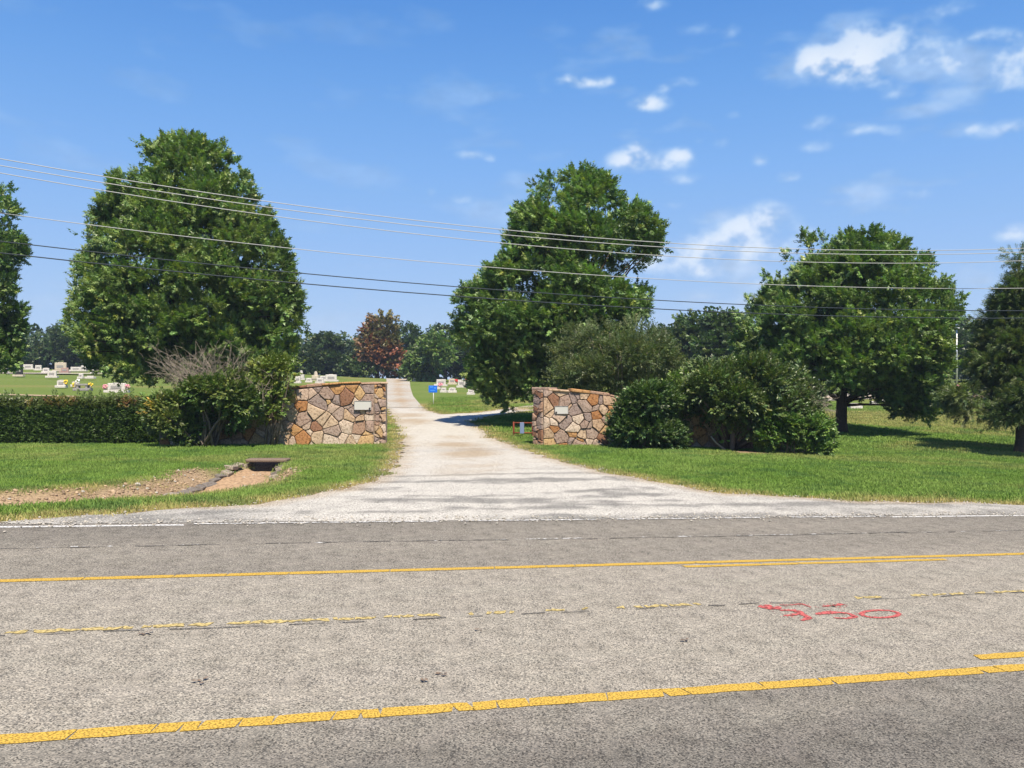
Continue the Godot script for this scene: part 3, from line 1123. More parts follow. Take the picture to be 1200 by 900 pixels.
func red_mark(road: Node3D) -> void:
	rng.seed = 77
	# strokes on the road as (x, d) in metres
	for stroke in RED:
		var st := mb()
		var pts: Array = stroke[0]
		var w: Array = stroke[1]
		var line := []
		for k in pts.size() - 1:
			for i in 6:
				line.append(Vector3(lerpf(pts[k][0], pts[k + 1][0], i / 6.0), lerpf(pts[k][1], pts[k + 1][1], i / 6.0), lerpf(w[k], w[k + 1], i / 6.0)))
		line.append(Vector3(pts[-1][0], pts[-1][1], w[-1]))
		for k in line.size() - 1:
			var a := Vector2(line[k].x, line[k].y)
			var b := Vector2(line[k + 1].x, line[k + 1].y)
			var side := (b - a).normalized().orthogonal()
			var f := []
			for e in [[a, -line[k].z], [b, -line[k + 1].z], [b, line[k + 1].z], [a, line[k].z]]:
				var q: Vector2 = e[0] + side * e[1] * 0.5 * rnd(0.75, 1.3)
				f.append(Vector3(q.x, -0.031 * q.x + 0.0045, -q.y))
			face(st, f, Vector3.UP)
		for k in 26:
			var l: Vector3 = line[rng.randi() % line.size()]
			var q := Vector2(l.x, l.y) + Vector2(rnd(-0.07, 0.07), rnd(-0.06, 0.06))
			var r := rnd(0.003, 0.008)
			face(st, [Vector3(q.x - r, -0.031 * q.x + 0.005, -q.y), Vector3(q.x, -0.031 * q.x + 0.005, -q.y - r), Vector3(q.x + r, -0.031 * q.x + 0.005, -q.y), Vector3(q.x, -0.031 * q.x + 0.005, -q.y + r)], Vector3.UP)
		put(done(st), "red_spray_mark", M.red_spray, road)

const RED := [
	[[[2.017, 6.984], [2.066, 7.0], [2.129, 6.998], [2.166, 6.952]], [0.05, 0.13, 0.15, 0.06]],
	[[[2.152, 6.906], [2.219, 6.919], [2.291, 6.908], [2.301, 6.788], [2.319, 6.697], [2.228, 6.609]], [0.03, 0.04, 0.07, 0.05, 0.05, 0.03]],
	[[[2.136, 6.745], [2.193, 6.761], [2.28, 6.819]], [0.02, 0.035, 0.04]],
	[[[2.209, 7.089], [2.286, 7.089], [2.411, 7.151], [2.45, 7.037]], [0.015, 0.012, 0.025, 0.012]],
	[[[2.555, 7.081], [2.676, 7.127], [2.765, 7.19]], [0.02, 0.04, 0.05]],
	[[[2.41, 6.815], [2.536, 6.888], [2.615, 6.898], [2.695, 6.878], [2.711, 6.775], [2.618, 6.713], [2.517, 6.72]], [0.03, 0.09, 0.05, 0.03, 0.05, 0.03, 0.02]],
	[[[2.785, 6.842], [2.799, 6.884], [2.831, 6.927], [2.878, 6.965], [2.935, 6.995], [2.993, 7.012], [3.047, 7.014], [3.089, 7.001], [3.114, 6.974], [3.119, 6.937], [3.104, 6.895], [3.07, 6.853], [3.023, 6.815], [2.967, 6.787], [2.91, 6.771], [2.858, 6.769], [2.817, 6.781], [2.792, 6.807], [2.785, 6.842]], [0.04, 0.04, 0.04, 0.04, 0.04, 0.04, 0.04, 0.04, 0.04, 0.04, 0.04, 0.04, 0.04, 0.04, 0.04, 0.04, 0.04, 0.04, 0.04]],
]

func leaves_on_road() -> void:
	rng.seed = 88
	for q in [[-2.45, 5.75, 0.06], [-1.75, 4.85, 0.05], [1.2, 5.95, 0.05], [-0.42, 5.1, 0.05], [-0.22, 6.05, 0.035], [2.65, 7.1, 0.05], [-0.5, 4.98, 0.04]]:
		var st := mb()
		for k in 5:
			var a := rnd(0, TAU)
			var o := Vector3(rnd(-0.02, 0.02), rnd(0.004, 0.012), rnd(-0.02, 0.02))
			var dir: Vector3 = Vector3(cos(a), rnd(0.0, 0.3), sin(a)) * q[2] * rnd(0.5, 1.0)
			var side: Vector3 = Vector3(-sin(a), 0.1, cos(a)) * q[2] * 0.22
			face(st, [o, o + dir * 0.5 + side, o + dir], Vector3.UP)
			face(st, [o, o + dir, o + dir * 0.5 - side], Vector3.UP)
		var n := put(done(st), numbered("dry_leaf_litter"), M.plank, self)
		n.position = Vector3(q[0], -0.031 * q[0] + 0.003, -q[1])
		tag(n, "small brown scrap of dry leaves lying on the asphalt", "leaf litter", "dry scraps on the road")

func drive_color(x: float, d: float) -> Color:
	var s := across(x, d)
	var u := x * RX + d * RZ
	var pale := Color(0.64, 0.61, 0.545)
	var tan_ := Color(0.46, 0.36, 0.24)
	var grey_ := Color(0.30, 0.29, 0.265)
	var n := noise_big.get_noise_2d(x * 2.2, d * 2.2)
	var f := noise_fine.get_noise_2d(x * 1.5 + 5.0, d * 1.5)
	var st := noise_streak.get_noise_2d(u * 0.28, s * 1.7)
	var c := pale
	var apron := 1.0 - ss(15.5, 19.5, s)
	c = c.lerp(grey_, clampf(apron * (ss(0.02, 0.40, st + f * 0.35) * 0.85 + 0.04 + f * 0.3), 0, 1))
	if s < 14.0:
		c = c.lerp(grey_, clampf((0.6 * ss(1.5, -2.0, u) + 0.6 * ss(5.5, 9.5, u)) * (0.8 + n + f), 0.0, 0.85))
	# bare clay showing through along the middle and the edges
	var mid := x - lerpf(-1.0, -5.5, ss(20.0, 48.0, d))
	c = c.lerp(tan_, (1.0 - apron) * clampf(0.65 * exp(-pow(mid / 0.8, 2)) * (0.6 + 2.0 * n) + 0.25 * f, 0, 0.8))
	var e := near_edge(Vector2(x, d))
	if s > 12.0:
		c = c.lerp(tan_, 0.6 * (1.0 - ss(0.05, 0.45, e)))
	return c


func driveway() -> void:
	var st := SurfaceTool.new()
	st.begin(Mesh.PRIMITIVE_TRIANGLES)
	var d := 9.0
	while d < 53.0:
		var step := 0.16 if d < 20.0 else 0.26 if d < 34.0 else 0.5
		var x := -9.0
		var x_hi := 30.0 if d < 24.0 else 6.0
		while x < x_hi:
			var cell := PackedVector2Array([Vector2(x, d), Vector2(x + step, d), Vector2(x + step, d + step), Vector2(x, d + step)])
			var inside := 0
			for q in cell:
				if Geometry2D.is_point_in_polygon(q, drive_poly):
					inside += 1
			var parts := []
			if inside == 4:
				parts = [cell]
			elif inside > 0:
				parts = Geometry2D.intersect_polygons(cell, drive_poly)
			for poly in parts:
				var v := []
				for q in poly:
					v.append(q)
				for k in range(1, v.size() - 1):
					var t := [v[0], v[k], v[k + 1]]
					if (t[1] - t[0]).cross(t[2] - t[0]) > 0.0:
						t = [v[0], v[k + 1], v[k]]
					for q in t:
						var e := 0.5
						var up := Vector3(hgt(q.x - e, q.y) - hgt(q.x + e, q.y), 2.0 * e, hgt(q.x, q.y + e) - hgt(q.x, q.y - e)).normalized()
						st.set_color(drive_color(q.x, q.y))
						st.set_uv(Vector2(q.x, -q.y))
						st.set_normal(up)
						st.add_vertex(Vector3(q.x, hgt(q.x, q.y) + lerpf(0.003, 0.016, ss(10.9, 11.5, across(q.x, q.y))), -q.y))
			x += step
		d += step
	structure(st.commit(), "driveway", M.chip_seal, "pale dusty chip seal driveway flaring out to meet the road", "driveway")
	ribbon("cemetery_lane", [[-7.1, 48.2, -5.0, 48.2], [-7.6, 52.4, -5.61, 52.2], [-9.23, 62.7, -7.34, 63.6], [-11.9, 80.8, -9.56, 80.8], [-15.65, 107.0, -12.77, 107.0], [-18.5, 125.0, -15.0, 125.0]], 0.034, "pale gravel lane climbing past the graves to the trees", "lane")
	ribbon("side_lane", [[0.5, 44.85, -0.35, 47.4], [1.86, 46.78, 2.13, 53.44], [8.0, 53.5, 7.2, 59.0], [16.0, 60.0, 15.0, 65.5], [34.0, 70.0, 33.0, 75.0]], 0.034, "pale gravel lane branching off behind the second stone wall", "lane")
	ribbon("dirt_path", [[-52.0, 59.6, -52.0, 61.2], [-40.0, 58.2, -40.0, 59.4], [-28.0, 56.3, -28.0, 57.4], [-22.0, 54.6, -22.0, 55.6]], 0.03, "thin tan dirt path crossing the grass behind the hedge", "path")
	ribbon("gravel_road", [[-90.0, 98.0, -90.0, 101.5], [-60.0, 98.0, -60.0, 101.0], [-42.0, 96.0, -42.0, 98.5]], 0.03, "pale gravel road at the far side of the graves", "road")

func ribbon(called: String, rows: Array, up: float, label: String, category: String) -> void:
	var p := PackedVector3Array()
	var c := PackedColorArray()
	var n := 0
	for k in rows.size() - 1:
		var steps := 14
		for i in steps + (1 if k == rows.size() - 2 else 0):
			var t := float(i) / steps
			var a := Vector2(lerpf(rows[k][0], rows[k + 1][0], t), lerpf(rows[k][1], rows[k + 1][1], t))
			var b := Vector2(lerpf(rows[k][2], rows[k + 1][2], t), lerpf(rows[k][3], rows[k + 1][3], t))
			for j in 9:
				var q := a.lerp(b, j / 8.0)
				p.append(Vector3(q.x, hgt(q.x, q.y) + up, -q.y))
				var nn := noise_big.get_noise_2d(q.x * 2.0, q.y * 2.0)
				var clay := Color(0.50, 0.38, 0.25) if called == "dirt_path" else Color(0.54, 0.50, 0.43)
				c.append(clay.lerp(Color(0.47, 0.36, 0.24), clampf(exp(-pow((j - 4.0) / 1.6, 2)) * 0.7 + nn, 0, 1)))
			n += 1
	structure(sheet(9, n, p, c), called, M.chip_seal, label, category)

# ---------------------------------------------------------------- ditch
func ditch_works() -> void:
	rng.seed = 130
	var b := Vector3(-5.88, hgt(-5.88, 20.4), -20.4)
	var t := thing("culvert_headwall", b, "low weathered slab bridging the dark culvert mouth in the grass", "culvert")
	var top := smooth_hgt(-5.88, 20.4) - b.y
	var st := mb()
	cbox(st, Vector3(0, top + 0.03, -0.3), Vector3(0.98, 0.075, 0.42), 0.02)
	put(done(st), "lintel_slab", M.plank, t)
	for s in [-1.0, 1.0]:
		st = mb()
		cbox(st, Vector3(s * 0.52, top / 2.0 - 0.1, -0.3), Vector3(0.14, top + 0.08, 0.6), 0.015)
		put(done(st), "side_block", M.concrete, t)
	t = thing("drainage_chute", at(-5.7, 16.5), "broken concrete drainage chute running down from the culvert to the ditch", "drain")
	var o := t.position
	st = mb()
	var line := [[-5.88, 20.3, 0.42], [-5.8, 19.0, 0.5], [-5.7, 17.5, 0.6], [-5.6, 16.0, 0.66], [-5.75, 14.8, 0.7]]
	for k in line.size() - 1:
		for i in 4:
			var f := []
			for e in [[k, i], [k, i + 1], [k + 1, i + 1], [k + 1, i]]:
				var l: Array = line[e[0]]
				var x: float = l[0] + l[2] * (e[1] / 2.0 - 1.0)
				f.append(Vector3(x, hgt(x, l[1]) + 0.03, -l[1]) - o)
			face(st, f, Vector3.UP)
	put(done(st), "chute_floor", M.chute_floor, t)
	for side in [-1.0, 1.0]:
		for k in 13:
			var u := k / 13.0
			if side > 0 and (k == 4 or k == 9):
				continue
			var d := lerpf(19.9, 14.9, u)
			var x: float = lerpf(-5.85, -5.6, ss(20.0, 15.5, d)) + side * (0.52 + 0.26 * u + rnd(-0.04, 0.04))
			st = mb()
			var h := hgt(x, d)
			cbox(st, Vector3(x, h + 0.02, -d) - o, Vector3(rnd(0.13, 0.22), 0.09, rnd(0.30, 0.52)), 0.012, Basis.from_euler(Vector3(rnd(-0.08, 0.08), rnd(-0.25, 0.25) - 0.05, side * rnd(0.1, 0.55))))
			put(done(st), "kerb_block", M.asphalt_lump if rng.randf() < 0.6 else M.concrete, t)
	# loose stones in the wash
	for k in 14:
		var d := rnd(14.2, 18.5)
		var x := -5.75 + rnd(-0.7, 0.7)
		st = mb()
		cbox(st, Vector3.ZERO, Vector3(rnd(0.05, 0.13), rnd(0.04, 0.07), rnd(0.05, 0.11)), 0.02, Basis.from_euler(Vector3(rnd(-0.3, 0.3), rnd(0, 3), 0)))
		var n := put(done(st), numbered("loose_stone"), M.concrete, self)
		n.position = at(x, d, 0.05)
		tag(n, "small loose stone lying in the clay wash of the drainage chute", "stone", "loose stones in the wash")

# ---------------------------------------------------------------- walls
func walls() -> void:
	var stones := []
	for k in [0, 1, 2, 3, 4, 5, 6, 7, 8, 9, 10, 11, 12, 13, 0, 1, 4, 5, 6, 7, 9, 11, 12, 4, 2, 3, 10, 13, 7]:
		stones.append(M["stone_%d" % k])
	var caps_m := [M.stone_0, M.stone_13, M.stone_3, M.stone_4, M.stone_7, M.stone_13, M.stone_8]
	# first wall
	var a := Vector2(-11.0, 26.75)
	var b := Vector2(-4.38, 27.25)
	var e := Vector2(-4.06, 27.58)
	var base := Vector3(-7.5, 0.0, -27.0)
	var wall := thing("stone_wall", base, "rubble stone gate wall with white plaque standing beside the long hedge", "stone wall", "stone gate walls")
	var l := a.distance_to(b)
	var tops := [[0.0, 1.15], [1.6, 1.25], [2.7, 1.42], [3.5, 1.66], [4.2, 1.76], [5.0, 1.85], [5.7, 1.91], [l, 1.92]]
	wall_facet(wall, a, b, tops, scatter_sites(l, tops, 0.42, 301), base, stones)
	var q := []
	q = scatter_sites(0.46, [[0.0, 1.92], [0.5, 1.92]], 0.27, 306)
	wall_facet(wall, b, e, [[0.0, 1.92], [0.5, 1.92]], q, base, stones)
	var pts := []
	for k in 13:
		var u := k / 12.0
		var p := a.lerp(b, u)
		pts.append([p.x, p.y + 0.03, top_at(tops, u * l)])
	pts.append([e.x - 0.03, e.y + 0.03, 1.92])
	core(wall, pts, base, 0.5)
	caps(wall, pts, base, 0.5, caps_m, 302)
	plaque(wall, Vector2(-4.72, 27.22), base, 0.54, 0.29, 1.24, 0.10, 1.0)
	# second wall
	a = Vector2(0.67, 27.25)
	b = Vector2(0.97, 26.9)
	e = Vector2(7.7, 27.35)
	base = Vector3(4.0, -0.05, -27.0)
	wall = thing("stone_wall", base, "rubble stone gate wall with white plaque standing beside the rounded evergreen bush", "stone wall", "stone gate walls")
	l = b.distance_to(e)
	tops = [[0.0, 1.80], [0.75, 1.79], [1.4, 1.72], [2.2, 1.60], [2.9, 1.46], [3.6, 1.3], [5.0, 1.15], [l, 1.1]]
	rng.seed = 310
	q = []
	q = scatter_sites(0.46, [[0.0, 1.80], [0.5, 1.80]], 0.25, 307)
	wall_facet(wall, a, b, [[0.0, 1.80], [0.5, 1.80]], q, base, [M.stone_4, M.stone_5, M.stone_8, M.stone_11, M.stone_13])
	wall_facet(wall, b, e, tops, scatter_sites(l, tops, 0.39, 304), base, stones)
	pts = [[a.x + 0.03, a.y + 0.03, 1.75]]
	for k in 13:
		var u := k / 12.0
		var p := b.lerp(e, u)
		pts.append([p.x, p.y + 0.03, top_at(tops, u * l) - 0.05])
	core(wall, pts, base + Vector3(0, 0.0, 0), 0.5)
	for p in pts:
		p[2] += 0.0
	caps(wall, pts, Vector3(base.x, 0, base.z), 0.5, caps_m, 305)
	plaque(wall, Vector2(1.55, 26.94), Vector3(base.x, 0, base.z), 0.43, 0.25, 1.15, -0.04, -1.0)

func plaque(wall: Node3D, p: Vector2, base: Vector3, w: float, h: float, y: float, turn: float, side: float) -> void:
	var st := mb()
	cbox(st, Vector3(p.x - base.x, y, -p.y - base.z + 0.07), Vector3(w, h, 0.05), 0.008, Basis(Vector3.UP, turn))
	var o := put(done(st), "plaque", M.plaque, wall)
	var turned := Basis(Vector3.UP, turn)
	var mid := Vector3(p.x - base.x, y, -p.y - base.z + 0.1)
	for e in [[0.0, h / 2 - 0.008, w, 0.016], [0.0, 0.008 - h / 2, w, 0.016], [w / 2 - 0.008, 0.0, 0.016, h - 0.032], [0.008 - w / 2, 0.0, 0.016, h - 0.032]]:
		st = mb()
		cbox(st, mid + turned * Vector3(e[0], e[1], 0), Vector3(e[2], e[3], 0.016), 0.004, turned)
		put(done(st), "frame", M.grey_stone, o)
	st = mb(false)
	var c := Vector3(p.x - base.x + side * (w / 2 - 0.05), y - h / 2 + 0.05, -p.y - base.z + 0.1)
	tube(st, [c, c + Vector3(0, 0, 0.02)], [0.03, 0.026], 10)
	put(done(st), "roundel", M.bolt, o)

# ---------------------------------------------------------------- plants near
func plants() -> void:
	var gum := [Color(0.158, 0.243, 0.066), Color(0.179, 0.265, 0.076), Color(0.133, 0.212, 0.058), Color(0.202, 0.281, 0.084)]
	var oak := [Color(0.137, 0.230, 0.064), Color(0.162, 0.258, 0.070), Color(0.115, 0.199, 0.058), Color(0.190, 0.274, 0.078)]
	var third := [Color(0.155, 0.242, 0.066), Color(0.179, 0.266, 0.075), Color(0.133, 0.215, 0.060)]
	tree("broadleaf_tree", "tall full broadleaf tree rising behind the half dead bush and hedge", "tree", -13.79, 36.0, {
		"prof": [[1.9, -2.6, 3.04], [2.3, -3.3, 4.0], [2.9, -3.9, 4.5], [3.52, -4.35, 4.8], [4.59, -4.5, 4.95], [5.66, -4.35, 4.84], [6.74, -4.26, 4.66], [7.81, -3.83, 4.3], [8.89, -3.47, 4.05], [9.6, -3.4, 3.69], [10.5, -2.69, 2.9], [11.22, -1.79, 2.33], [11.93, -1.33, 1.68], [12.47, -0.36, 0.72]],
		"n": 900, "cr": 0.38, "per": 220, "spray": 0.95, "lobe": 0.95, "shoots": 4, "side": 0.32, "drop": 0.55, "even": 0.6, "peeks": 12, "holes": [[1.6, 7.4, 0.57], [1.9, 8.0, 0.41], [-0.2, 5.0, 0.47], [3.6, 3.3, 0.47], [-2.8, 7.9, 0.41], [0.9, 5.6, 0.34]], "tones": gum, "seed": 400, "limbs": 46, "r": 0.26, "gap": -0.17}, "trees behind the gate walls")
	tree("broadleaf_tree", "dark spreading broadleaf tree behind the second stone gate wall, lowest branches over the lane", "tree", 2.44, 36.0, {
		"prof": [[0.95, -3.7, -1.2], [1.5, -4.1, 0.43], [2.46, -4.41, 1.15], [3.18, -4.76, 1.86], [4.07, -4.94, 2.4], [4.79, -4.87, 3.47], [5.51, -4.76, 3.65], [6.04, -4.41, 3.3], [6.76, -3.8, 2.58], [7.48, -3.44, 3.47], [7.83, -2.97, 3.94], [8.55, -2.79, 4.08], [9.27, -2.54, 3.83], [9.98, -2.26, 2.76], [10.52, -1.54, 2.04], [10.99, -0.64, 1.33]],
		"n": 740, "cr": 0.38, "per": 220, "spray": 0.95, "lobe": 0.95, "shoots": 4, "side": 0.34, "drop": 0.55, "even": 0.5, "peeks": 12, "holes": [[2.3, 7.2, 0.49], [2.7, 6.5, 0.53], [1.9, 8.2, 0.34], [2.9, 4.6, 0.34], [-1.7, 5.2, 0.30], [0.3, 7.4, 0.30], [-2.9, 6.9, 0.30]], "tones": oak, "seed": 410, "limbs": 48, "r": 0.27, "gap": -0.12}, "trees behind the gate walls")
	tree("broadleaf_tree", "wide many-lobed broadleaf tree with bare trunk standing in the open lawn beside the conifer", "tree", 14.48, 37.8, {
		"prof": [[0.6, 3.0, 4.2], [1.1, 1.7, 4.5], [1.8, 1.2, 4.7], [2.4, -3.4, 4.75], [2.89, -4.78, 4.78], [4.02, -4.78, 4.7], [4.96, -4.63, 4.78], [5.72, -4.4, 5.0], [6.28, -3.95, 4.51], [7.03, -3.01, 4.14], [7.6, -2.82, 3.84], [8.16, -2.63, 3.69], [8.72, -1.5, 3.01], [9.06, -0.75, 1.13]],
		"n": 740, "cr": 0.38, "per": 220, "spray": 0.95, "lobe": 0.95, "shoots": 4, "side": 0.42, "drop": 0.6, "even": 0.5, "peeks": 12, "holes": [[1.2, 5.3, 0.47], [-0.8, 6.0, 0.41], [3.5, 5.0, 0.47], [-2.2, 2.6, 0.47], [2.4, 7.2, 0.34]], "tones": third, "seed": 420, "limbs": 44, "r": 0.24, "gap": -0.15}, "trees behind the gate walls")
	tree("broadleaf_tree", "tall open broadleaf tree at the end of the hedge, only its fringe in sight", "tree", -25.67, 40.0, {
		"prof": [[2.0, -2.19, 1.99], [2.6, -2.59, 2.79], [3.6, -2.79, 2.39], [4.19, -2.79, 2.79], [5.19, -2.79, 3.18], [5.59, -2.79, 2.67], [6.78, -2.59, 2.99], [7.97, -2.19, 2.91], [9.17, -1.79, 2.67], [9.96, -1.0, 1.99]],
		"n": 320, "cr": 0.38, "per": 210, "spray": 0.95, "lobe": 0.7, "even": 0.5, "shoots": 6, "side": 0.45, "drop": -1.2, "tones": oak, "seed": 430, "limbs": 40, "r": 0.24, "gap": -0.05}, "trees behind the gate walls")
	var cedar := [Color(0.120, 0.165, 0.056), Color(0.135, 0.178, 0.060), Color(0.100, 0.145, 0.050)]
	tree("conifer", "feathery dark conifer with drooping branches and a slim bare trunk on the lawn", "tree", 18.47, 31.2, {
		"prof": [[1.21, -2.02, 2.33], [1.59, -2.7, 2.79], [2.21, -2.95, 2.95], [2.83, -2.27, 2.33], [3.45, -1.77, 2.02], [4.07, -1.46, 1.71], [5.0, -1.61, 1.71], [5.78, -1.52, 1.55], [6.55, -0.84, 0.93], [7.17, -0.53, 0.62], [8.26, -0.16, 0.31]],
		"n": 360, "cr": 0.38, "per": 220, "spray": 1.0, "lobe": 0.55, "shoots": 4, "side": 0.35, "drop": 1.0, "tones": cedar, "seed": 440, "limbs": 50, "r": 0.17, "gap": -0.2, "squash": 0.36, "droop": 0.5, "leaf": "needle_mesh", "lean": 0.05, "inner": 0.2}, "")
	# hedge
	var hb := thing("hedge", at(-15.5, 28.0), "long dark clipped hedge with yellowing tips running up to the half dead bush", "hedge")
	hedge(hb, -20.0, -10.55, 27.55, 1.1, 1.27, 7600, 450)
	# the half dead bush
	var bush := shrub("half_dead_bush", "half dead bush with bare grey twigs on top and green leaves below, before the wall", "bush", -9.22, 26.1, {
		"prof": [[0.09, -1.3, -0.4], [0.48, -1.35, -0.2], [0.87, -1.43, 1.2], [1.26, -1.82, 1.69], [1.65, -1.9, 1.9], [1.95, -1.69, 1.74], [2.3, -0.9, 1.6]],
		"n": 74, "cr": 0.34, "per": 560, "spray": 1.15, "tones": [Color(0.115, 0.180, 0.038), Color(0.095, 0.155, 0.034), Color(0.140, 0.185, 0.045)], "side": 0.15, "drop": 0.3, "lobe": 0.5, "seed": 460, "stems": 16, "gap": -0.1, "depth": 0.5})
	twigs(bush, "dead_twigs", Vector3(-0.1, 1.55, -0.2), Vector3(-1.8, 2.0, -0.6), Vector3(1.3, 3.2, 0.8), 120, 0.012, M.dead_wood, 461)
	twigs(bush, "dead_twigs", Vector3(0.9, 1.5, 0.2), Vector3(0.4, 1.2, 0.0), Vector3(2.0, 2.6, 0.7), 24, 0.013, M.dead_wood, 462)
	var yl := fill_clumps([[Vector3(-1.35, 1.2, 0.35), 0.2, Vector3.ZERO], [Vector3(-1.6, 1.1, 0.35), 0.15, Vector3.ZERO]], 420, 0.7, 1.1, [Color(0.30, 0.23, 0.04), Color(0.26, 0.22, 0.045)], 463)
	copies(yl, M.shrub_mesh, "yellow_leaves", M.leaf, bush)
	shrub("yellowing_shrub", "small yellow-green shrub leaning over the cap of the stone wall by the bush", "shrub", -7.46, 26.55, {
		"prof": [[0.8, -0.34, 0.11], [1.12, -0.61, 0.32], [1.51, -0.74, 0.45], [1.91, -0.61, 0.58], [2.31, -0.34, 0.71], [2.57, 0.11, 0.53]],
		"n": 30, "cr": 0.26, "per": 620, "spray": 1.1, "tones": [Color(0.170, 0.225, 0.042), Color(0.205, 0.235, 0.045), Color(0.135, 0.205, 0.038)], "seed": 470, "stems": 9, "r": 0.03, "gap": -0.3, "depth": 0.7})
	shrub("weathered_shrub", "large dull olive shrub with bare grey stems spreading behind the second stone wall", "shrub", 3.64, 30.5, {
		"prof": [[1.3, -1.2, 1.4], [2.08, -2.12, 2.28], [2.53, -2.43, 2.43], [2.99, -2.43, 2.58], [3.44, -2.28, 2.58], [3.9, -1.67, 2.28], [4.26, -0.91, 1.21]],
		"n": 210, "cr": 0.36, "per": 320, "spray": 1.25, "tones": [Color(0.125, 0.168, 0.060), Color(0.140, 0.182, 0.066), Color(0.110, 0.152, 0.054)], "side": 0.2, "drop": 0.3, "seed": 480, "stems": 46, "r": 0.035, "gap": -0.25, "depth": 0.8, "leaf": "fine_mesh", "foot": 2.0, "bark": "dead_wood"})
	shrub("evergreen_bush", "rounded dense evergreen bush growing against the end of the second stone wall", "bush", 4.11, 26.0, {
		"prof": [[0.02, -0.92, 0.86], [0.13, -1.13, 1.02], [0.52, -1.07, 1.07], [0.91, -1.02, 1.13], [1.3, -0.92, 1.05], [1.7, -0.71, 0.73], [1.95, -0.39, 0.29]],
		"n": 95, "cr": 0.3, "per": 620, "spray": 1.15, "tones": [Color(0.078, 0.135, 0.034), Color(0.092, 0.152, 0.038), Color(0.066, 0.118, 0.030)], "lobe": 0.4, "side": 0.2, "drop": 0.15, "seed": 490, "stems": 12, "gap": -0.4, "depth": 0.8})
	var big := shrub("spreading_bush", "big spreading bush with crooked trunk arching over a dark hollow and worn soil", "bush", 6.8, 26.9, {
		"prof": [[0.7, 0.9, 2.6], [1.05, 0.5, 2.95], [1.35, -1.9, 2.95], [1.6, -2.2, 2.95], [1.95, -2.0, 2.75], [2.35, -1.7, 2.3], [2.75, -1.2, 1.8], [3.05, -0.5, 1.0]],
		"n": 165, "cr": 0.38, "per": 480, "spray": 1.2, "tones": [Color(0.105, 0.155, 0.044), Color(0.122, 0.172, 0.050), Color(0.090, 0.138, 0.040)], "lobe": 0.5, "side": 0.36, "drop": 0.4, "seed": 500, "stems": 26, "r": 0.055, "gap": -0.32, "depth": 0.62, "foot": 0.8})
	twigs(big, "dead_twigs", Vector3(2.2, 1.3, 0.5), Vector3(1.8, 1.2, 0.4), Vector3(3.1, 2.0, 1.2), 30, 0.010, M.dead_wood, 501)
	copies(fill_clumps([[Vector3(-1.9, 0.95, 0.2), 0.4, Vector3.ZERO], [Vector3(-1.75, 1.5, 0.3), 0.45, Vector3.ZERO], [Vector3(-1.5, 1.9, 0.0), 0.45, Vector3.ZERO], [Vector3(-0.35, 0.7, 0.6), 0.22, Vector3.ZERO], [Vector3(-0.3, 0.35, 0.6), 0.16, Vector3.ZERO]], 450, 0.9, 1.2, [Color(0.151, 0.230, 0.047)], 502), M.shrub_mesh, "low_foliage", M.leaf, big)
	var st := mb(false)
	tube(st, [Vector3(0.1, -0.1, 0.35), Vector3(0.2, 0.35, 0.4), Vector3(0.55, 0.75, 0.35), Vector3(0.95, 0.95, 0.3), Vector3(1.5, 1.5, 0.2)], [0.11, 0.085, 0.075, 0.06, 0.03], 8)
	tube(st, [Vector3(0.0, -0.1, 0.3), Vector3(0.05, 0.5, 0.3), Vector3(-0.05, 1.0, 0.2), Vector3(-0.3, 1.7, 0.0)], [0.1, 0.085, 0.07, 0.04], 8)
	put(done(st), "crooked_trunk", M.bark_grey, big)
	st = mb(false)
	tube(st, [Vector3(0, 0.0, 0), Vector3(-0.28, 0.22, 0.05), Vector3(-0.45, 0.42, 0.1)], [0.035, 0.03, 0.02], 6)
	var lg := put(done(st), "fallen_branch", M.dead_wood, self)
	lg.position = at(6.5, 26.2, 0.02)
	tag(lg, "short pale broken branch propped at the foot of the spreading bush", "branch")
	# round clipped bush beside it
	shrub("clipped_bush", "low bright green clipped bush beside the spreading bush on the lawn", "bush", 8.42, 25.9, {
		"prof": [[0.05, -1.0, 1.05], [0.3, -1.1, 1.15], [0.75, -1.08, 1.16], [1.05, -0.95, 1.0], [1.2, -0.7, 0.7]],
		"n": 95, "cr": 0.26, "per": 700, "spray": 1.05, "tones": [Color(0.115, 0.200, 0.036), Color(0.130, 0.218, 0.040), Color(0.100, 0.180, 0.034)], "r": 0.02, "lobe": 0.4, "shoots": 0, "side": 0.12, "seed": 510, "stems": 10, "gap": -0.5, "depth": 0.75, "leaf": "hedge_mesh"})

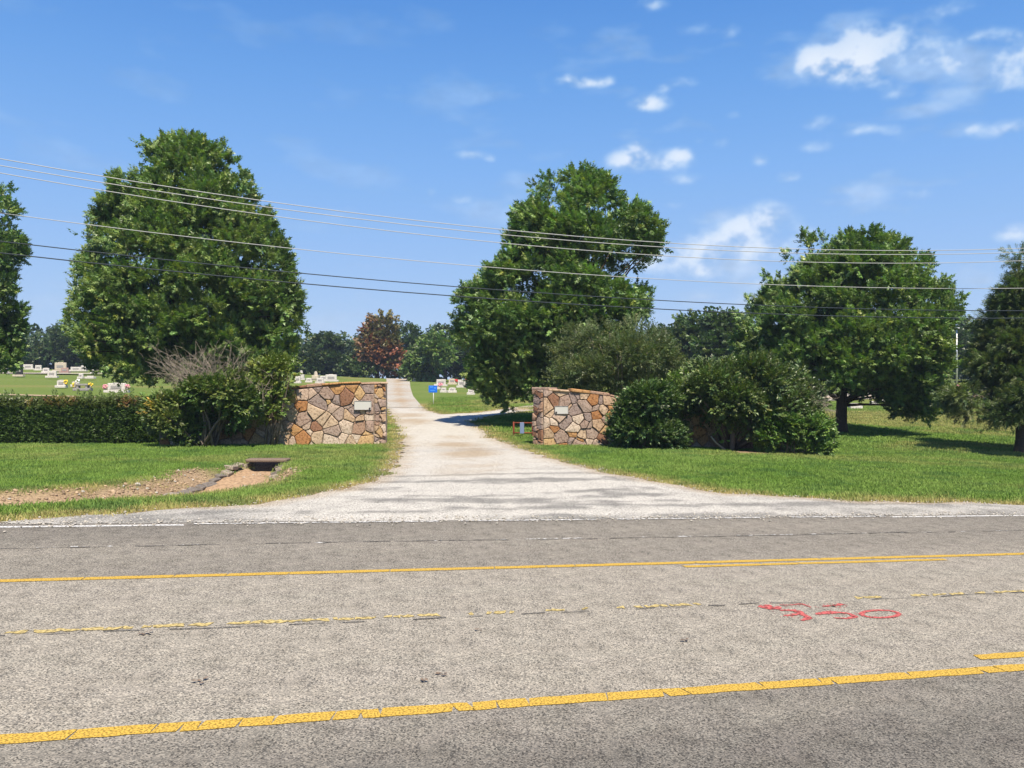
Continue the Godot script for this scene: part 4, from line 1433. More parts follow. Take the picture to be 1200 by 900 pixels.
func hedge(t: Node3D, x0: float, x1: float, d0: float, depth: float, high: float, n: int, sd: int) -> void:
	rng.seed = sd
	var o := t.position
	var st := mb(false)
	var x := x0
	while x < x1:
		var b := at(x, d0 + depth * rnd(0.3, 0.7), -0.05) - o
		tube(st, [b, b + Vector3(rnd(-0.15, 0.15), 0.6, rnd(-0.2, 0.2)), b + Vector3(rnd(-0.25, 0.25), 1.2, rnd(-0.3, 0.3))], [0.03, 0.022, 0.01], 5)
		x += rnd(0.1, 0.22)
	put(done(st), "stems", M.bark, t)
	var buf := PackedFloat32Array()
	for k in n * 2:
		x = rnd(x0, x1)
		var bulge := 0.10 * noise_big.get_noise_2d(x * 6.0, 3.0)
		var top := high + 0.10 * noise_big.get_noise_2d(x * 9.0, 8.0) + 0.06
		var y := rnd(0.02, top)
		var on_top := rng.randf() < 0.3
		var dd := d0 - bulge + pow(rng.randf(), 2.0) * 0.5
		if on_top:
			y = top - pow(rng.randf(), 2.0) * 0.25
			dd = d0 - bulge + rnd(0.0, depth)
		elif y > top - 0.1:
			dd += 0.08
		var p := at(x, dd, y) - o
		var tip := on_top or y > top - 0.2
		var v := rnd(0.7, 1.3)
		var c := Color(0.065, 0.115, 0.024)
		if tip:
			var yel := noise_big.get_noise_2d(x * 8.0 + 60.0, 4.0)
			c = Color(0.085, 0.115, 0.026)
			if yel > 0.05 and rng.randf() < 0.55:
				c = Color(0.19, 0.16, 0.04) if rng.randf() < 0.75 else Color(0.19, 0.10, 0.04)
		add_copy(buf, p, Vector3(rnd(-0.6, 0.6), rnd(0.1, 0.9), 0.2 if on_top else rnd(0.3, 1.1)), Vector3(0, 0.7, 0.6) + rdir() * 0.5, rnd(0.8, 1.3), Color(c.r * v, c.g * v, c.b * v))
	# loose shoots above the clipped line
	for k in 200:
		x = x0 + (x1 - x0) * rng.randf()
		if noise_big.get_noise_2d(x * 10.0, 31.0) < 0.02:
			continue
		add_copy(buf, at(x, d0 + rnd(0.1, 0.9), high + rnd(0.0, 0.32)) - o, Vector3(rnd(-0.3, 0.3), 1, rnd(-0.2, 0.2)), Vector3(0, 0.3, 1), rnd(0.9, 1.4), Color(0.10, 0.15, 0.03))
	copies(buf, M.hedge_mesh, "foliage", M.leaf, t)

# ---------------------------------------------------------------- far trees
func far_trees() -> void:
	var green := [Color(0.065, 0.109, 0.032), Color(0.075, 0.120, 0.035), Color(0.058, 0.098, 0.030)]
	var dark := [Color(0.052, 0.087, 0.030), Color(0.061, 0.098, 0.032)]
	var bright := [Color(0.109, 0.175, 0.041), Color(0.099, 0.161, 0.038)]
	var rust := [Color(0.217, 0.105, 0.047), Color(0.174, 0.105, 0.047), Color(0.131, 0.119, 0.043), Color(0.246, 0.105, 0.054)]
	var k := 0
	# [x, d, height, half width, tones, name, label]
	for f in FAR:
		var h: float = f[2]
		var w: float = f[3]
		var tones: Array = [green, dark, bright, rust][f[4]]
		var kind: String = ["oak_tree", "dark_tree", "bright_tree", "rusty_tree"][f[4]]
		var low: float = 0.08 if f[4] != 2 else 0.14
		var prof := [[h * low, -w * 0.6, w * 0.6], [h * 0.3, -w * 0.95, w * 0.95], [h * 0.5, -w, w], [h * 0.72, -w * 0.82, w * 0.82], [h * 0.9, -w * 0.45, w * 0.45], [h, -w * 0.15, w * 0.15]]
		if f[4] == 3:
			prof = [[h * low, -w * 0.8, w * 0.8], [h * 0.3, -w, w * 0.9], [h * 0.5, -w * 0.75, w * 0.9], [h * 0.72, -w * 0.3, w * 0.75], [h * 0.9, -w * 0.05, w * 0.55], [h, w * 0.1, w * 0.4]]
		tree(kind, f[5], "tree", f[0], f[1], {"prof": prof, "n": int(16 + 3.4 * w * h / 2.0), "cr": 0.9 + w * 0.06, "per": 22, "spray": 1.0, "tones": tones, "seed": 600 + k * 7, "limbs": 8, "r": 0.16 + h * 0.012, "gap": -0.3, "leaf": "far_mesh", "inner": 0.3}, "trees along the far edge of the cemetery")
		k += 1
	# the wood behind them reads as one mass
	rng.seed = 690
	var buf := PackedFloat32Array()
	for i in 15000:
		var x := rnd(-150.0, 150.0)
		var d := rnd(133.0, 150.0)
		var top := 5.6 + 2.6 * noise_big.get_noise_2d(x * 1.2, 5.0)
		var y := pow(rng.randf(), 0.7) * top
		var c: Color = dark[rng.randi() % 2]
		var v := rnd(0.7, 1.3)
		add_copy(buf, at(x, d, y), rdir() + Vector3(0, 0.4, 0.5), Vector3(0, 1, 0.4) + rdir() * 0.5, rnd(1.3, 2.2), Color(c.r * v, c.g * v, c.b * v))
	var o := copies(buf, M.far_mesh, "distant_woods", M.leaf, self)
	tag(o, "dark unbroken wood closing the view behind the cemetery trees", "woods")

const FAR := [
	[-75.3, 122, 4.4, 3.2, 1, "dark oak in the tree line behind the graves past the hedge"],
	[-69.5, 118, 3.7, 2.6, 1, "dark oak in the tree line behind the graves past the hedge"],
	[-69.6, 124, 4.0, 2.7, 1, "dark oak in the tree line behind the graves past the hedge"],
	[-63.0, 120, 5.6, 3.1, 1, "dark oak in the tree line behind the graves past the hedge"],
	[-61.2, 124, 5.0, 2.7, 1, "dark oak in the tree line behind the graves past the hedge"],
	[-55.5, 120, 4.3, 2.9, 1, "dark oak in the tree line behind the graves past the hedge"],
	[-52.2, 122, 4.4, 3.2, 0, "green tree in the far line hidden mostly by the tall tree behind the hedge"],
	[-46.0, 120, 3.8, 3.1, 0, "green tree in the far line hidden mostly by the tall tree behind the hedge"],
	[-42.0, 124, 4.1, 3.2, 0, "green tree in the far line hidden mostly by the tall tree behind the hedge"],
	[-35.2, 120, 3.7, 2.9, 0, "green tree in the far line hidden mostly by the tall tree behind the hedge"],
	[-32.2, 122, 3.4, 2.4, 0, "green tree in the far line hidden mostly by the tall tree behind the hedge"],
	[-27.9, 118, 3.3, 1.9, 1, "dark low oak showing above the stone wall and shrub"],
	[-25.6, 120, 5.1, 3.1, 1, "dark round oak showing above the stone wall's cap"],
	[-21.0, 116, 2.1, 1.7, 0, "low green tree between the round oak and the rusty tree"],
	[-18.4, 117, 8.2, 2.9, 3, "tall rusty brown tree with thinning leaves at the end of the gravel lane"],
	[-15.3, 124, 7.3, 2.2, 0, "tall dark tree showing between the rusty tree and the bright round one"],
	[-9.6, 104, 5.1, 3.2, 2, "bright green round tree above the graves beside the blue sign"],
	[-9.8, 126, 7.8, 2.3, 1, "dark tree peeking out above the bright green round tree"],
	[-5.8, 122, 7.0, 2.7, 1, "dark bluish tree between the bright round tree and the spreading broadleaf"],
	[-1.8, 122, 6.1, 3.2, 0, "green tree in the far line behind the spreading broadleaf over the lane"],
	[3.6, 120, 5.4, 3.1, 0, "green tree in the far line behind the spreading broadleaf over the lane"],
	[9.7, 122, 5.3, 3.4, 0, "green tree in the far line behind the spreading broadleaf over the lane"],
	[15.9, 118, 5.5, 3.3, 0, "green tree in the far line behind the spreading broadleaf over the lane"],
	[17.5, 95, 5.5, 2.3, 0, "green tree behind the weathered shrub and spreading bush"],
	[17.1, 80, 6.2, 2.1, 0, "green tree behind the weathered shrub and spreading bush"],
	[17.8, 72, 6.2, 2.0, 0, "green tree behind the weathered shrub and spreading bush"],
	[21.7, 78, 5.8, 2.2, 0, "green tree behind the weathered shrub and spreading bush"],
	[35.6, 110, 5.6, 3.3, 0, "green tree in the far line behind the many-lobed tree on the lawn"],
	[41.8, 112, 5.1, 3.3, 0, "green tree in the far line behind the many-lobed tree on the lawn"],
	[47.9, 112, 5.3, 3.3, 0, "green tree in the far line behind the many-lobed tree on the lawn"],
	[52.5, 110, 5.4, 3.1, 0, "green tree in the far line behind the many-lobed tree on the lawn"],
	[50.9, 100, 6.0, 2.2, 1, "dark tree in the far line between the many-lobed tree and conifer"],
	[56.1, 104, 6.8, 2.5, 1, "dark tree in the far line between the many-lobed tree and conifer"],
	[59.8, 104, 5.7, 2.9, 1, "dark tree in the far line behind the conifer"],
	[64.9, 106, 6.2, 3.0, 1, "dark tree in the far line behind the conifer"],
]

# ---------------------------------------------------------------- graves
func headstone(x: float, d: float, w: float, h: float, style: String, stone: String, flower: String, label: String, group: String) -> void:
	var t := thing("headstone", at(x, d), label, "headstone", group, rnd(-0.12, 0.12))
	var st := mb()
	cbox(st, Vector3(0, 0.07, 0), Vector3(w * 1.35, 0.2, 0.5), 0.02)
	put(done(st), "base", M["cream_stone" if stone == "dark_stone" else stone], t)
	st = mb()
	if style == "arch":
		var rim := []
		for s in [0.09, -0.09]:
			var ring := [Vector3(-w / 2, 0.17, s), Vector3(w / 2, 0.17, s)]
			for k in 9:
				var a := PI * k / 8.0
				ring.append(Vector3(cos(a) * w / 2, 0.17 + (h - 0.17) * 0.72 + sin(a) * (h - 0.17) * 0.28, s))
			rim.append(ring)
		face(st, rim[0], Vector3(0, 0, 1))
		face(st, rim[1], Vector3(0, 0, -1))
		for k in rim[0].size():
			var l: int = (k + 1) % rim[0].size()
			face(st, [rim[0][k], rim[0][l], rim[1][l], rim[1][k]], (rim[0][k] + rim[0][l]) / 2.0 - Vector3(0, h / 2, 0))
	elif style == "wide":
		cbox(st, Vector3(0, (h + 0.17) / 2, 0), Vector3(w, h - 0.17, 0.26), 0.05)
		cbox(st, Vector3(0, h * 0.9, 0.02), Vector3(w * 0.42, h * 0.3, 0.2), 0.04)
	elif style == "bench":
		cbox(st, Vector3(0, h - 0.08, 0), Vector3(w, 0.14, 0.45), 0.02)
		for s in [-1.0, 1.0]:
			cbox(st, Vector3(s * w * 0.35, (h + 0.02) / 2, 0), Vector3(0.16, h - 0.3, 0.35), 0.02)
	elif style == "spire":
		cbox(st, Vector3(0, h * 0.35, 0), Vector3(w, h * 0.4, w * 0.8), 0.03)
		tube(st, [Vector3(0, h * 0.5, 0), Vector3(0, h * 0.95, 0), Vector3(0, h, 0)], [w * 0.32, w * 0.2, 0.02], 4)
	else:
		cbox(st, Vector3(0, (h + 0.17) / 2, 0), Vector3(w, h - 0.17, 0.2), 0.03)
	put(done(st), "tablet", M[stone], t)
	if style in ["slab", "arch", "wide"]:
		st = mb()
		cbox(st, Vector3(0, h * 0.55, 0.11 if style != "wide" else 0.14), Vector3(w * 0.6, h * 0.3, 0.03), 0.008)
		put(done(st), "inscription_panel", M.grey_stone if stone != "grey_stone" else M.cream_stone, t)
	if flower:
		for s in ([-1.0, 1.0] if w > 0.8 else [1.0]):
			st = mb(false)
			for k in 16:
				var c := Vector3(s * w * 0.62, 0.42, 0.05) + rdir() * Vector3(0.16, 0.14, 0.12)
				var r := rnd(0.04, 0.08)
				var ax := rdir() * r
				tube(st, [c - ax, c, c + ax], [r * 0.5, r, r * 0.5], 5)
			put(done(st), "flowers", M[flower], t)
			st = mb(false)
			tube(st, [Vector3(s * w * 0.62, 0.1, 0.05), Vector3(s * w * 0.62, 0.25, 0.05), Vector3(s * w * 0.62, 0.34, 0.05)], [0.06, 0.075, 0.09], 7)
			put(done(st), "vase", M.grey_stone, t)

const GRAVES := [
	[-51.36, 89.3, 0.8, 1.16, "slab", "dark_stone", "", "tall black headstone on a pale base near the gravel road", "graves behind the hedge"],
	[-64.51, 114.34, 1.25, 0.68, "slab", "white_stone", "", "small white headstone in the far rows behind the hedge", "graves behind the hedge"],
	[-54.48, 100.28, 0.7, 0.6, "arch", "white_stone", "", "small white headstone in the far rows behind the hedge", "graves behind the hedge"],
	[-54.33, 106.86, 1.28, 0.53, "slab", "white_stone", "", "small white headstone in the far rows behind the hedge", "graves behind the hedge"],
	[-53.38, 106.86, 0.64, 0.74, "slab", "white_stone", "", "small white headstone in the far rows behind the hedge", "graves behind the hedge"],
	[-59.47, 100.28, 0.9, 0.7, "slab", "white_stone", "", "small white headstone in the far rows behind the hedge", "graves behind the hedge"],
	[-61.01, 110.48, 0.77, 0.66, "slab", "white_stone", "", "small white headstone in the far rows behind the hedge", "graves behind the hedge"],
	[-47.25, 97.3, 0.77, 0.48, "slab", "white_stone", "", "small white headstone in the far rows behind the hedge", "graves behind the hedge"],
	[-46.01, 85.78, 0.85, 0.68, "slab", "white_stone", "", "white upright headstone standing alone in the grass behind the hedge", "graves behind the hedge"],
	[-56.25, 106.86, 1.49, 1.06, "wide", "cream_stone", "", "wide cream family monument in the far row behind the hedge", "graves behind the hedge"],
	[-52.29, 100.28, 0.9, 0.6, "slab", "pink_stone", "", "pinkish granite headstone before the wide cream monument", "graves behind the hedge"],
	[-42.2, 83.98, 0.42, 0.5, "slab", "white_stone", "", "slim white headstone under the tall tree's fringe", "graves behind the hedge"],
	[-41.41, 84.24, 0.67, 0.25, "slab", "white_stone", "", "low white marker under the tall tree's fringe", "graves behind the hedge"],
	[-35.74, 68.02, 0.61, 0.61, "arch", "white_stone", "yellow_flower", "white rounded headstone with yellow flowers above the dirt path", "graves behind the hedge"],
	[-35.47, 69.62, 0.42, 0.42, "arch", "white_stone", "white_flower", "white rounded headstone next to a grey bench above the dirt path", "graves behind the hedge"],
	[-32.37, 64.68, 0.97, 0.51, "bench", "grey_stone", "yellow_flower", "grey bench monument flanked by yellow flowers above the dirt path", "graves behind the hedge"],
	[-29.01, 62.96, 1.32, 0.69, "wide", "white_stone", "pink_flower", "broad white double headstone with pink flowers beside the half dead bush", "graves behind the hedge"],
	[-22.12, 88.58, 0.53, 0.71, "slab", "white_stone", "", "white square headstone just above the cap of the first stone wall", "graves above the first stone wall"],
	[-24.05, 97.86, 0.68, 1.07, "spire", "white_stone", "", "white monument with a small spire above the first stone wall", "graves above the first stone wall"],
	[-22.25, 97.22, 0.77, 1.06, "spire", "cream_stone", "", "cream monument topped by a figure above the first stone wall", "graves above the first stone wall"],
	[-21.74, 91.8, 0.55, 0.46, "slab", "white_stone", "", "white headstone crowded above the cap of the first stone wall", "graves above the first stone wall"],
	[-20.28, 90.6, 0.72, 0.54, "slab", "white_stone", "", "white headstone crowded above the cap of the first stone wall", "graves above the first stone wall"],
	[-21.79, 99.54, 0.99, 0.5, "slab", "white_stone", "", "white headstone crowded above the cap of the first stone wall", "graves above the first stone wall"],
	[-20.36, 96.54, 1.25, 0.77, "wide", "white_stone", "", "long white monument above the first stone wall near the lane", "graves above the first stone wall"],
	[-7.19, 87.04, 0.95, 0.69, "slab", "white_stone", "", "wide white headstone behind the blue sign", "graves beside the blue sign"],
	[-6.87, 78.5, 0.55, 0.47, "slab", "white_stone", "pink_flower", "white headstone with pink flowers partly hidden by the blue sign", "graves beside the blue sign"],
	[-5.65, 70.96, 0.42, 0.39, "slab", "white_stone", "", "small white square headstone directly beside the blue sign", "graves beside the blue sign"],
	[-4.92, 70.6, 0.56, 0.42, "arch", "white_stone", "", "white rounded headstone second from the blue sign", "graves beside the blue sign"],
	[-6.47, 92.82, 0.74, 0.65, "arch", "cream_stone", "red_flower", "cream headstone with red flowers in the back row under the bright tree", "graves beside the blue sign"],
	[-4.88, 83.16, 0.74, 0.74, "slab", "white_stone", "", "white headstone with dark panel in the middle of the graves", "graves beside the blue sign"],
	[-4.41, 94.38, 0.94, 0.75, "wide", "cream_stone", "red_flower", "headstone heaped with red flowers in the back row", "graves beside the blue sign"],
	[-4.1, 80.78, 0.48, 0.48, "slab", "pink_stone", "yellow_flower", "pinkish headstone with yellow flowers in the middle of the graves", "graves beside the blue sign"],
	[-3.19, 66.74, 0.46, 0.4, "slab", "white_stone", "", "white square headstone standing alone on open grass before the rows", "graves beside the blue sign"],
	[-3.15, 75.34, 0.37, 0.45, "slab", "white_stone", "", "narrow white headstone behind the square one on open grass", "graves beside the blue sign"],
	[-3.02, 81.96, 0.49, 0.49, "arch", "white_stone", "pink_flower", "white headstone with pink flowers by the spreading tree's low branches", "graves beside the blue sign"],
	[-2.56, 85.72, 0.51, 0.43, "slab", "grey_stone", "", "grey headstone by the spreading tree's low branches", "graves beside the blue sign"],
	[-11.77, 104.66, 0.52, 0.42, "slab", "white_stone", "", "lone white headstone at the end of the gravel lane", "graves beside the blue sign"],
	[1.04, 69.78, 0.49, 0.62, "arch", "white_stone", "pink_flower", "white headstone with pink flowers beside the second stone wall's end", "graves beside the blue sign"],
	[1.55, 70.68, 0.49, 0.42, "slab", "white_stone", "", "low white headstone at the second stone wall's end", "graves beside the blue sign"],
	[0.58, 72.46, 0.36, 0.36, "slab", "white_stone", "", "small white headstone under the spreading tree's branches", "graves beside the blue sign"],
	[5.47, 80.84, 0.64, 0.64, "slab", "white_stone", "", "white headstone glimpsed through the stems of the weathered shrub", "graves behind the weathered shrub"],
	[6.86, 88.42, 0.88, 0.7, "arch", "white_stone", "", "white headstone glimpsed through the stems of the weathered shrub", "graves behind the weathered shrub"],
	[7.45, 83.2, 0.58, 0.5, "slab", "white_stone", "", "white headstone glimpsed through the stems of the weathered shrub", "graves behind the weathered shrub"],
	[11.77, 85.72, 0.68, 0.6, "arch", "white_stone", "", "white headstone glimpsed through the stems of the weathered shrub", "graves behind the weathered shrub"],
	[13.37, 88.42, 0.79, 0.7, "arch", "white_stone", "", "white headstone glimpsed through the stems of the weathered shrub", "graves behind the weathered shrub"],
	[14.33, 85.72, 0.94, 0.68, "slab", "white_stone", "", "white headstone glimpsed through the stems of the weathered shrub", "graves behind the weathered shrub"],
	[3.13, 78.56, 0.55, 0.47, "slab", "white_stone", "", "white headstone glimpsed through the stems of the weathered shrub", "graves behind the weathered shrub"],
	[15.33, 81.08, 0.65, 0.56, "slab", "white_stone", "", "white headstone glimpsed through the stems of the weathered shrub", "graves behind the weathered shrub"],
	[23.14, 57.86, 0.63, 0.35, "slab", "white_stone", "", "low white headstone on the lawn under the many-lobed tree", "graves behind the lawn trees"],
	[22.15, 57.52, 0.23, 0.29, "slab", "white_stone", "", "narrow white headstone by the many-lobed tree's trunk", "graves behind the lawn trees"],
	[32.4, 66.46, 0.46, 0.46, "slab", "white_stone", "", "pale headstone in the crowded rows between the lawn tree and conifer", "graves behind the lawn trees"],
	[35.62, 72.02, 0.5, 0.5, "arch", "pink_stone", "", "pale headstone in the crowded rows between the lawn tree and conifer", "graves behind the lawn trees"],
	[32.39, 64.08, 0.51, 0.38, "slab", "white_stone", "pink_flower", "pale headstone in the crowded rows between the lawn tree and conifer", "graves behind the lawn trees"],
	[38.54, 76.7, 0.46, 0.46, "wide", "cream_stone", "", "pale headstone in the crowded rows between the lawn tree and conifer", "graves behind the lawn trees"],
	[35.26, 69.08, 0.55, 0.48, "slab", "white_stone", "", "pale headstone in the crowded rows between the lawn tree and conifer", "graves behind the lawn trees"],
	[38.87, 75.42, 0.53, 0.45, "arch", "pink_stone", "pink_flower", "pale headstone in the crowded rows between the lawn tree and conifer", "graves behind the lawn trees"],
	[37.91, 72.02, 0.64, 0.5, "slab", "white_stone", "", "pale headstone in the crowded rows between the lawn tree and conifer", "graves behind the lawn trees"],
	[34.26, 64.84, 0.58, 0.32, "wide", "cream_stone", "", "pale headstone in the crowded rows between the lawn tree and conifer", "graves behind the lawn trees"],
	[35.28, 73.1, 0.44, 0.44, "slab", "white_stone", "pink_flower", "pale headstone in the crowded rows between the lawn tree and conifer", "graves behind the lawn trees"],
	[36.97, 68.18, 0.61, 0.47, "arch", "pink_stone", "", "pale headstone in the crowded rows between the lawn tree and conifer", "graves behind the lawn trees"],
	[37.03, 66.46, 0.6, 0.46, "slab", "white_stone", "", "pale headstone in the crowded rows between the lawn tree and conifer", "graves behind the lawn trees"],
	[40.3, 81.32, 0.4, 0.4, "wide", "cream_stone", "pink_flower", "pale headstone in the crowded rows between the lawn tree and conifer", "graves behind the lawn trees"],
	[27.74, 64.08, 0.51, 0.38, "slab", "white_stone", "", "small white headstone on the grass beneath the many-lobed tree's low boughs", "graves behind the lawn trees"],
	[29.39, 65.64, 0.46, 0.39, "slab", "white_stone", "", "small white headstone on the grass beneath the many-lobed tree's low boughs", "graves behind the lawn trees"],
	[28.83, 62.58, 0.5, 0.37, "slab", "white_stone", "", "small white headstone on the grass beneath the many-lobed tree's low boughs", "graves behind the lawn trees"],
	[31.88, 67.32, 0.54, 0.47, "slab", "white_stone", "", "small white headstone on the grass beneath the many-lobed tree's low boughs", "graves behind the lawn trees"],
	[25.77, 61.08, 0.36, 0.3, "slab", "white_stone", "", "small white headstone on the grass beneath the many-lobed tree's low boughs", "graves behind the lawn trees"],
]

func cemetery() -> void:
	rng.seed = 800
	for g in GRAVES:
		headstone(g[0], g[1], g[2], g[3], g[4], g[5], g[6], g[7], g[8])

# ---------------------------------------------------------------- small things
func small_things() -> void:
	# blue sign in the grass island
	var t := thing("blue_sign", at(-4.78, 52.2), "small bright blue sign on a thin white post in the grass", "sign")
	var st := mb(false)
	tube(st, [Vector3(0, -0.1, 0), Vector3(0, 1.12, 0)], [0.025, 0.025], 8)
	put(done(st), "post", M.white_paint, t)
	st = mb()
	cbox(st, Vector3(-0.03, 0.94, 0.035), Vector3(0.52, 0.42, 0.02), 0.006)
	var panel := put(done(st), "panel", M.blue_sign, t)
	for r in [[-0.11, 1.06, 0.2, 0.05], [0.1, 1.0, 0.12, 0.06], [-0.05, 0.86, 0.3, 0.035]]:
		st = mb()
		cbox(st, Vector3(r[0], r[1], 0.048), Vector3(r[2], r[3], 0.006), 0.002)
		put(done(st), "pale_print", M.pale_blue, panel)
	# low pipe barrier beside the second wall
	t = thing("pipe_barrier", at(0.4, 30.9), "low rust red pipe barrier with a slate blue sign beside the stone wall", "barrier")
	var o := t.position
	for x in [0.06, 0.74]:
		st = mb(false)
		var b := at(x, 30.9, -0.1) - o
		tube(st, [b, b + Vector3(0, 0.62, 0)], [0.03, 0.03], 8)
		put(done(st), "post", M.rust, t)
	for y in [0.12, 0.48]:
		st = mb(false)
		tube(st, [at(0.06, 30.9, y) - o, at(0.80, 30.9, y) - o], [0.025, 0.025], 8)
		put(done(st), "rail", M.rust, t)
	st = mb()
	cbox(st, at(0.36, 30.86, 0.3) - o, Vector3(0.15, 0.40, 0.02), 0.006)
	put(done(st), "sign_plate", M.slate_blue, t)
	# distant pole
	t = thing("light_pole", at(41.5, 80.0), "slim pale pole standing far off between the broadleaf tree and conifer", "pole")
	st = mb(false)
	tube(st, [Vector3(0, -0.1, 0), Vector3(0, 5.6, 0)], [0.09, 0.06], 8)
	put(done(st), "shaft", M.galvanised, t)
	st = mb()
	cbox(st, Vector3(0, 5.65, 0.1), Vector3(0.25, 0.12, 0.5), 0.03)
	put(done(st), "lamp_head", M.galvanised, t)
	# small flag
	t = thing("small_flag", at(-12.5, 44.5), "small striped flag on a thin stick showing above the stone wall", "flag")
	st = mb(false)
	tube(st, [Vector3(0, -0.1, 0), Vector3(0.12, 2.35, 0)], [0.012, 0.009], 6)
	put(done(st), "stick", M.galvanised, t)
	for k in 5:
		st = mb()
		var y := 2.3 - k * 0.075
		cbox(st, Vector3(0.22 - k * 0.015, y - 0.04 * k * 0.2, 0.0), Vector3(0.22, 0.075, 0.008), 0.002, Basis(Vector3.BACK, -0.6))
		put(done(st), "stripe", M.flag_white if k % 2 else M.flag_red, t)
	st = mb()
	cbox(st, Vector3(0.14, 2.26, 0.008), Vector3(0.10, 0.14, 0.008), 0.002, Basis(Vector3.BACK, -0.6))
	put(done(st), "canton", M.flag_blue, t)

# ---------------------------------------------------------------- power line
func power_line() -> void:
	# each: across-road offset, sag curve a x^2 + b x + c, radius, material
	var wires := [[20.3, 0.00407, -0.0441, 5.644, 0.010, "conductor", "highest"], [20.9, 0.00391, -0.04275, 5.635, 0.010, "conductor", "second"], [21.7, 0.00383, -0.0467, 5.562, 0.010, "conductor", "third"], [21.0, 0.00268, -0.0398, 4.799, 0.009, "conductor", "single pale"], [21.05, 0.00217, -0.0403, 4.248, 0.012, "cable", "upper"], [20.95, 0.00214, -0.03905, 4.0, 0.013, "cable", "lower"]]
	var labels := ["pale overhead wire, topmost of the six crossing the sky", "pale overhead wire, second from the top of six", "pale overhead wire, third from the top of six", "single pale overhead wire running midway below the top three", "dark overhead cable, upper of the lowest pair", "dark overhead cable, lowest of all six crossing the trees"]
	var ends := [-24.0, 33.0]
	for k in wires.size():
		var w: Array = wires[k]
		var pts := []
		var rad := []
		for i in 41:
			var x: float = lerpf(ends[0], ends[1], i / 40.0)
			pts.append(Vector3(x, w[1] * x * x + w[2] * x + w[3], -(w[0] + RZ * x) / RX))
			rad.append(w[4])
		var st := mb(false)
		tube(st, pts, rad, 5)
		var o := put(done(st), numbered("overhead_wire"), M[w[5]], self)
		tag(o, labels[k], "wire", "overhead wires along the road")
	for e in 2:
		var x: float = ends[e]
		var d := (21.0 + RZ * x) / RX
		var t := thing("utility_pole", at(x, d), ["wooden utility pole with crossarm standing past the end of the hedge", "wooden utility pole with crossarm standing past the conifer"][e], "utility pole", "utility poles along the road")
		var g := t.position.y
		var top: float = 0.00407 * x * x - 0.0441 * x + 5.644 - g
		var st := mb(false)
		tube(st, [Vector3(0, -0.3, 0), Vector3(0, top * 0.5, 0), Vector3(0, top + 0.25, 0)], [0.16, 0.14, 0.11], 10)
		put(done(st), "pole", M.pole_wood, t)
		var turn := Basis(Vector3.UP, atan2(RZ, RX))
		st = mb()
		cbox(st, Vector3(0, top - 0.2, 0), Vector3(0.1, 0.12, 2.2), 0.01, turn)
		put(done(st), "crossarm", M.pole_wood, t)
		for k in 3:
			var w: Array = wires[k]
			var p := Vector3(x, w[1] * x * x + w[2] * x + w[3], -(w[0] + RZ * x) / RX) - t.position
			st = mb(false)
			tube(st, [Vector3(p.x, top - 0.16, p.z), Vector3(p.x, p.y - 0.06, p.z), Vector3(p.x, p.y, p.z)], [0.03, 0.055, 0.03], 8)
			put(done(st), "insulator", M.grey_stone, t)

# ---------------------------------------------------------------- grass
func tuft_mesh(n: int, radius: float, high: float, wide: float, sd: int) -> ArrayMesh:
	rng.seed = sd
	var v := PackedVector3Array()
	var nr := PackedVector3Array()
	for k in n:
		var a := rnd(0, TAU)
		var r := radius * sqrt(rng.randf())
		var b := Vector3(cos(a) * r, -0.005, sin(a) * r)
		var t := rnd(0, TAU)
		var side := Vector3(cos(t), 0, sin(t)) * wide * rnd(0.7, 1.3) * 0.5
		var lean := Vector3(rnd(-1, 1), 0, rnd(-1, 1)) * high * 0.55
		var tip := b + lean + Vector3(0, high * rnd(0.55, 1.2), 0)
		var mid := b + lean * 0.3 + Vector3(0, high * 0.55, 0)
		for tri in [[b - side, mid + side * 0.8, b + side], [b - side, mid - side * 0.8, mid + side * 0.8], [mid - side * 0.8, tip, mid + side * 0.8]]:
			var nn: Vector3 = (tri[2] - tri[0]).cross(tri[1] - tri[0]).normalized()
			for q in tri:
				v.append(q)
				nr.append(nn)
	var arr := []
	arr.resize(Mesh.ARRAY_MAX)
	arr[Mesh.ARRAY_VERTEX] = v
	arr[Mesh.ARRAY_NORMAL] = nr
	var m := ArrayMesh.new()
	m.add_surface_from_arrays(Mesh.PRIMITIVE_TRIANGLES, arr)
	return m

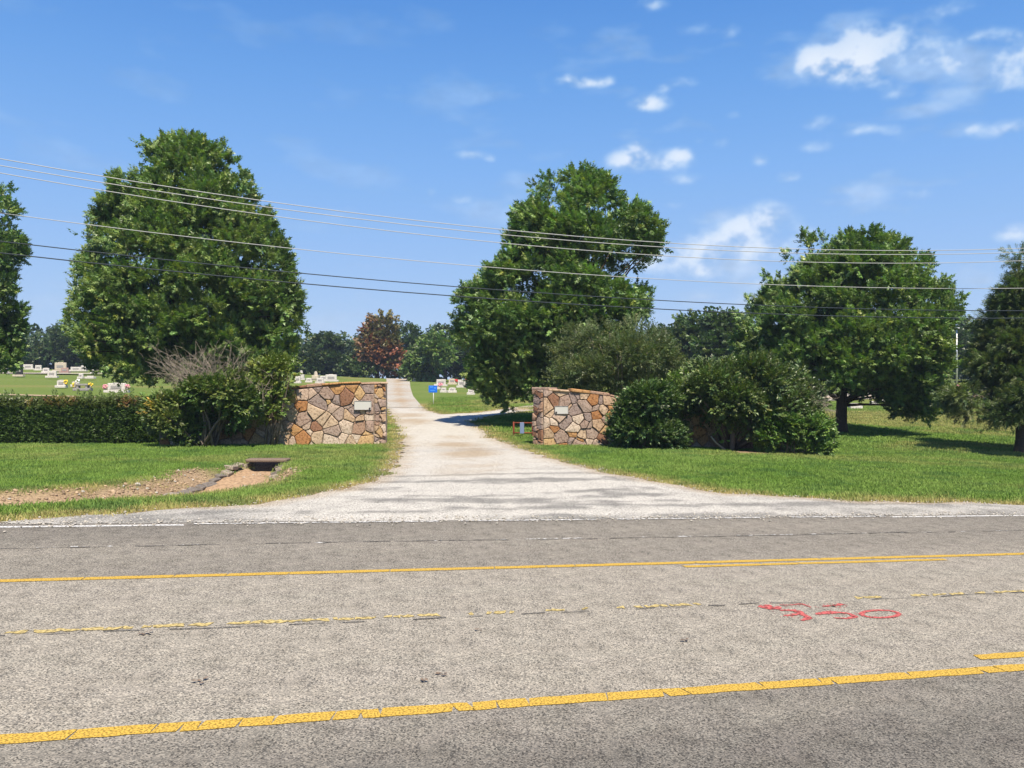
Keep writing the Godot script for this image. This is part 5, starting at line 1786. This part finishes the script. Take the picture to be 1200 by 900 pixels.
func grass() -> void:
	var near_m := tuft_mesh(26, 0.17, 0.055, 0.010, 900)
	var far_m := tuft_mesh(24, 0.38, 0.07, 0.024, 901)
	rng.seed = 902
	var buf := PackedFloat32Array()
	var buf2 := PackedFloat32Array()
	for k in 90000:
		var d := rnd(9.0, 62.0)
		d = 9.0 + 53.0 * pow((d - 9.0) / 53.0, 1.5)
		var x := rnd(-1.0, 1.0) * (d * 0.66 + 2.0)
		var s := across(x, d)
		if s < 11.3:
			continue
		var p := Vector2(x, d)
		if d < 53.0 and Geometry2D.is_point_in_polygon(p, drive_poly) and near_edge(p) > 0.06:
			continue
		var st := ground_state(x, d)
		if rng.randf() < st.y * 1.05:
			continue
		if d > 52.0 and x > -1.0 and absf(d - (53.0 + (x - 2.0) * 0.72)) < 4.5:
			continue
		if d > 51.0 and x < -5.0 and x > -10.0:
			continue
		if d > 52.0 and x < -20.0:
			continue
		var n := noise_big.get_noise_2d(x * 2.0 + 9.0, d * 2.0)
		var c := Color(0.140, 0.240, 0.042).lerp(Color(0.200, 0.290, 0.068), clampf(0.5 + n + rnd(-0.35, 0.35), 0, 1))
		c = c.lerp(Color(0.40, 0.33, 0.14), clampf(st.x * rnd(0.5, 1.35), 0, 1))
		var v := rnd(0.66, 1.32)
		if noise_fine.get_noise_2d(x * 0.7 + 200.0, d * 0.7) > 0.28:
			c = c.lerp(Color(0.075, 0.16, 0.045), 0.55)
		var tall := rnd(0.6, 1.3)
		if s < 13.2 and st.x < 0.4:
			tall *= 1.35
		var far := d > 30.0
		add_copy(buf2 if far else buf, at(x, d), Vector3(rnd(-0.12, 0.12), 1, rnd(-0.12, 0.12)), Vector3(rnd(-1, 1), 0, rnd(-1, 1)), tall, Color(c.r * v, c.g * v, c.b * v))
	var o := copies(buf, near_m, "lawn_grass", M.blade, self)
	tag(o, "short mown grass blades over the verge and lawn before the walls", "grass")
	o = copies(buf2, far_m, "meadow_grass", M.blade, self)
	tag(o, "sunlit grass covering the cemetery field beyond the walls", "grass")
	gravel()

func gravel() -> void:
	# loose chips along the rim of the driveway and where it meets the road
	var st := mb()
	cbox(st, Vector3.ZERO, Vector3(0.024, 0.014, 0.018), 0.006)
	var chip := done(st)
	rng.seed = 950
	var buf := PackedFloat32Array()
	for k in 11000:
		var i := rng.randi() % drive_poly.size()
		var p := drive_poly[i].lerp(drive_poly[(i + 1) % drive_poly.size()], rng.randf())
		if p.y > 34.0 or p.x > 16.0:
			continue
		var spread := 0.22 if across(p.x, p.y) > 11.2 else 0.16
		p += Vector2(rng.randfn(0.0, spread), rng.randfn(0.0, spread))
		var c := Color(0.50, 0.46, 0.40).lerp(Color(0.30, 0.28, 0.26), rng.randf() * rng.randf()) * rnd(0.8, 1.15)
		add_copy(buf, at(p.x, p.y, 0.014), Vector3(rnd(-0.4, 0.4), 1, rnd(-0.4, 0.4)), Vector3(rnd(-1, 1), 0, rnd(-1, 1)), rnd(0.5, 1.5), c)
	var o := copies(buf, chip, "loose_gravel", M.blade, self)
	tag(o, "loose pale gravel chips strewn along the edges of the driveway", "gravel")
	clods()

func clods() -> void:
	# broken clay and small stones on the bare banks of the ditch
	var st := mb()
	cbox(st, Vector3.ZERO, Vector3(0.05, 0.03, 0.04), 0.012)
	var clod := done(st)
	rng.seed = 970
	var buf := PackedFloat32Array()
	var dry := PackedFloat32Array()
	for k in 14000:
		var x := rnd(-14.0, -4.4)
		var d := rnd(9.0, 20.0)
		if ditch_dist(x, d) > 1.9 or across(x, d) < 12.3:
			continue
		var bare := ground_state(x, d).y
		if rng.randf() > bare:
			continue
		var c := Color(0.46, 0.34, 0.22).lerp(Color(0.26, 0.19, 0.13), rng.randf()) * rnd(0.8, 1.2)
		if rng.randf() < 0.08:
			c = Color(0.48, 0.45, 0.40)
		add_copy(buf, at(x, d, 0.008), Vector3(rnd(-0.5, 0.5), 1, rnd(-0.5, 0.5)), Vector3(rnd(-1, 1), 0, rnd(-1, 1)), rnd(0.3, 1.3) * (2.0 if rng.randf() < 0.03 else 1.0), c)
		if rng.randf() < 0.16 and absf(d - 17.0) > 0.0 and not (d > 14.5 and absf(x + 5.75) < 0.7):
			var g := Color(0.42, 0.34, 0.16).lerp(Color(0.18, 0.25, 0.06), rng.randf() * rng.randf())
			add_copy(dry, at(x, d), Vector3(rnd(-0.2, 0.2), 1, rnd(-0.2, 0.2)), Vector3(rnd(-1, 1), 0, rnd(-1, 1)), rnd(0.4, 0.9), g)
	var o := copies(buf, clod, "clay_rubble", M.blade, self)
	tag(o, "broken clods of tan clay and pebbles on the ditch banks", "rubble")
	o = copies(dry, tuft_mesh(16, 0.15, 0.06, 0.010, 971), "dry_weeds", M.blade, self)
	tag(o, "thin straw coloured weeds sprouting from the bare ditch banks", "weeds")
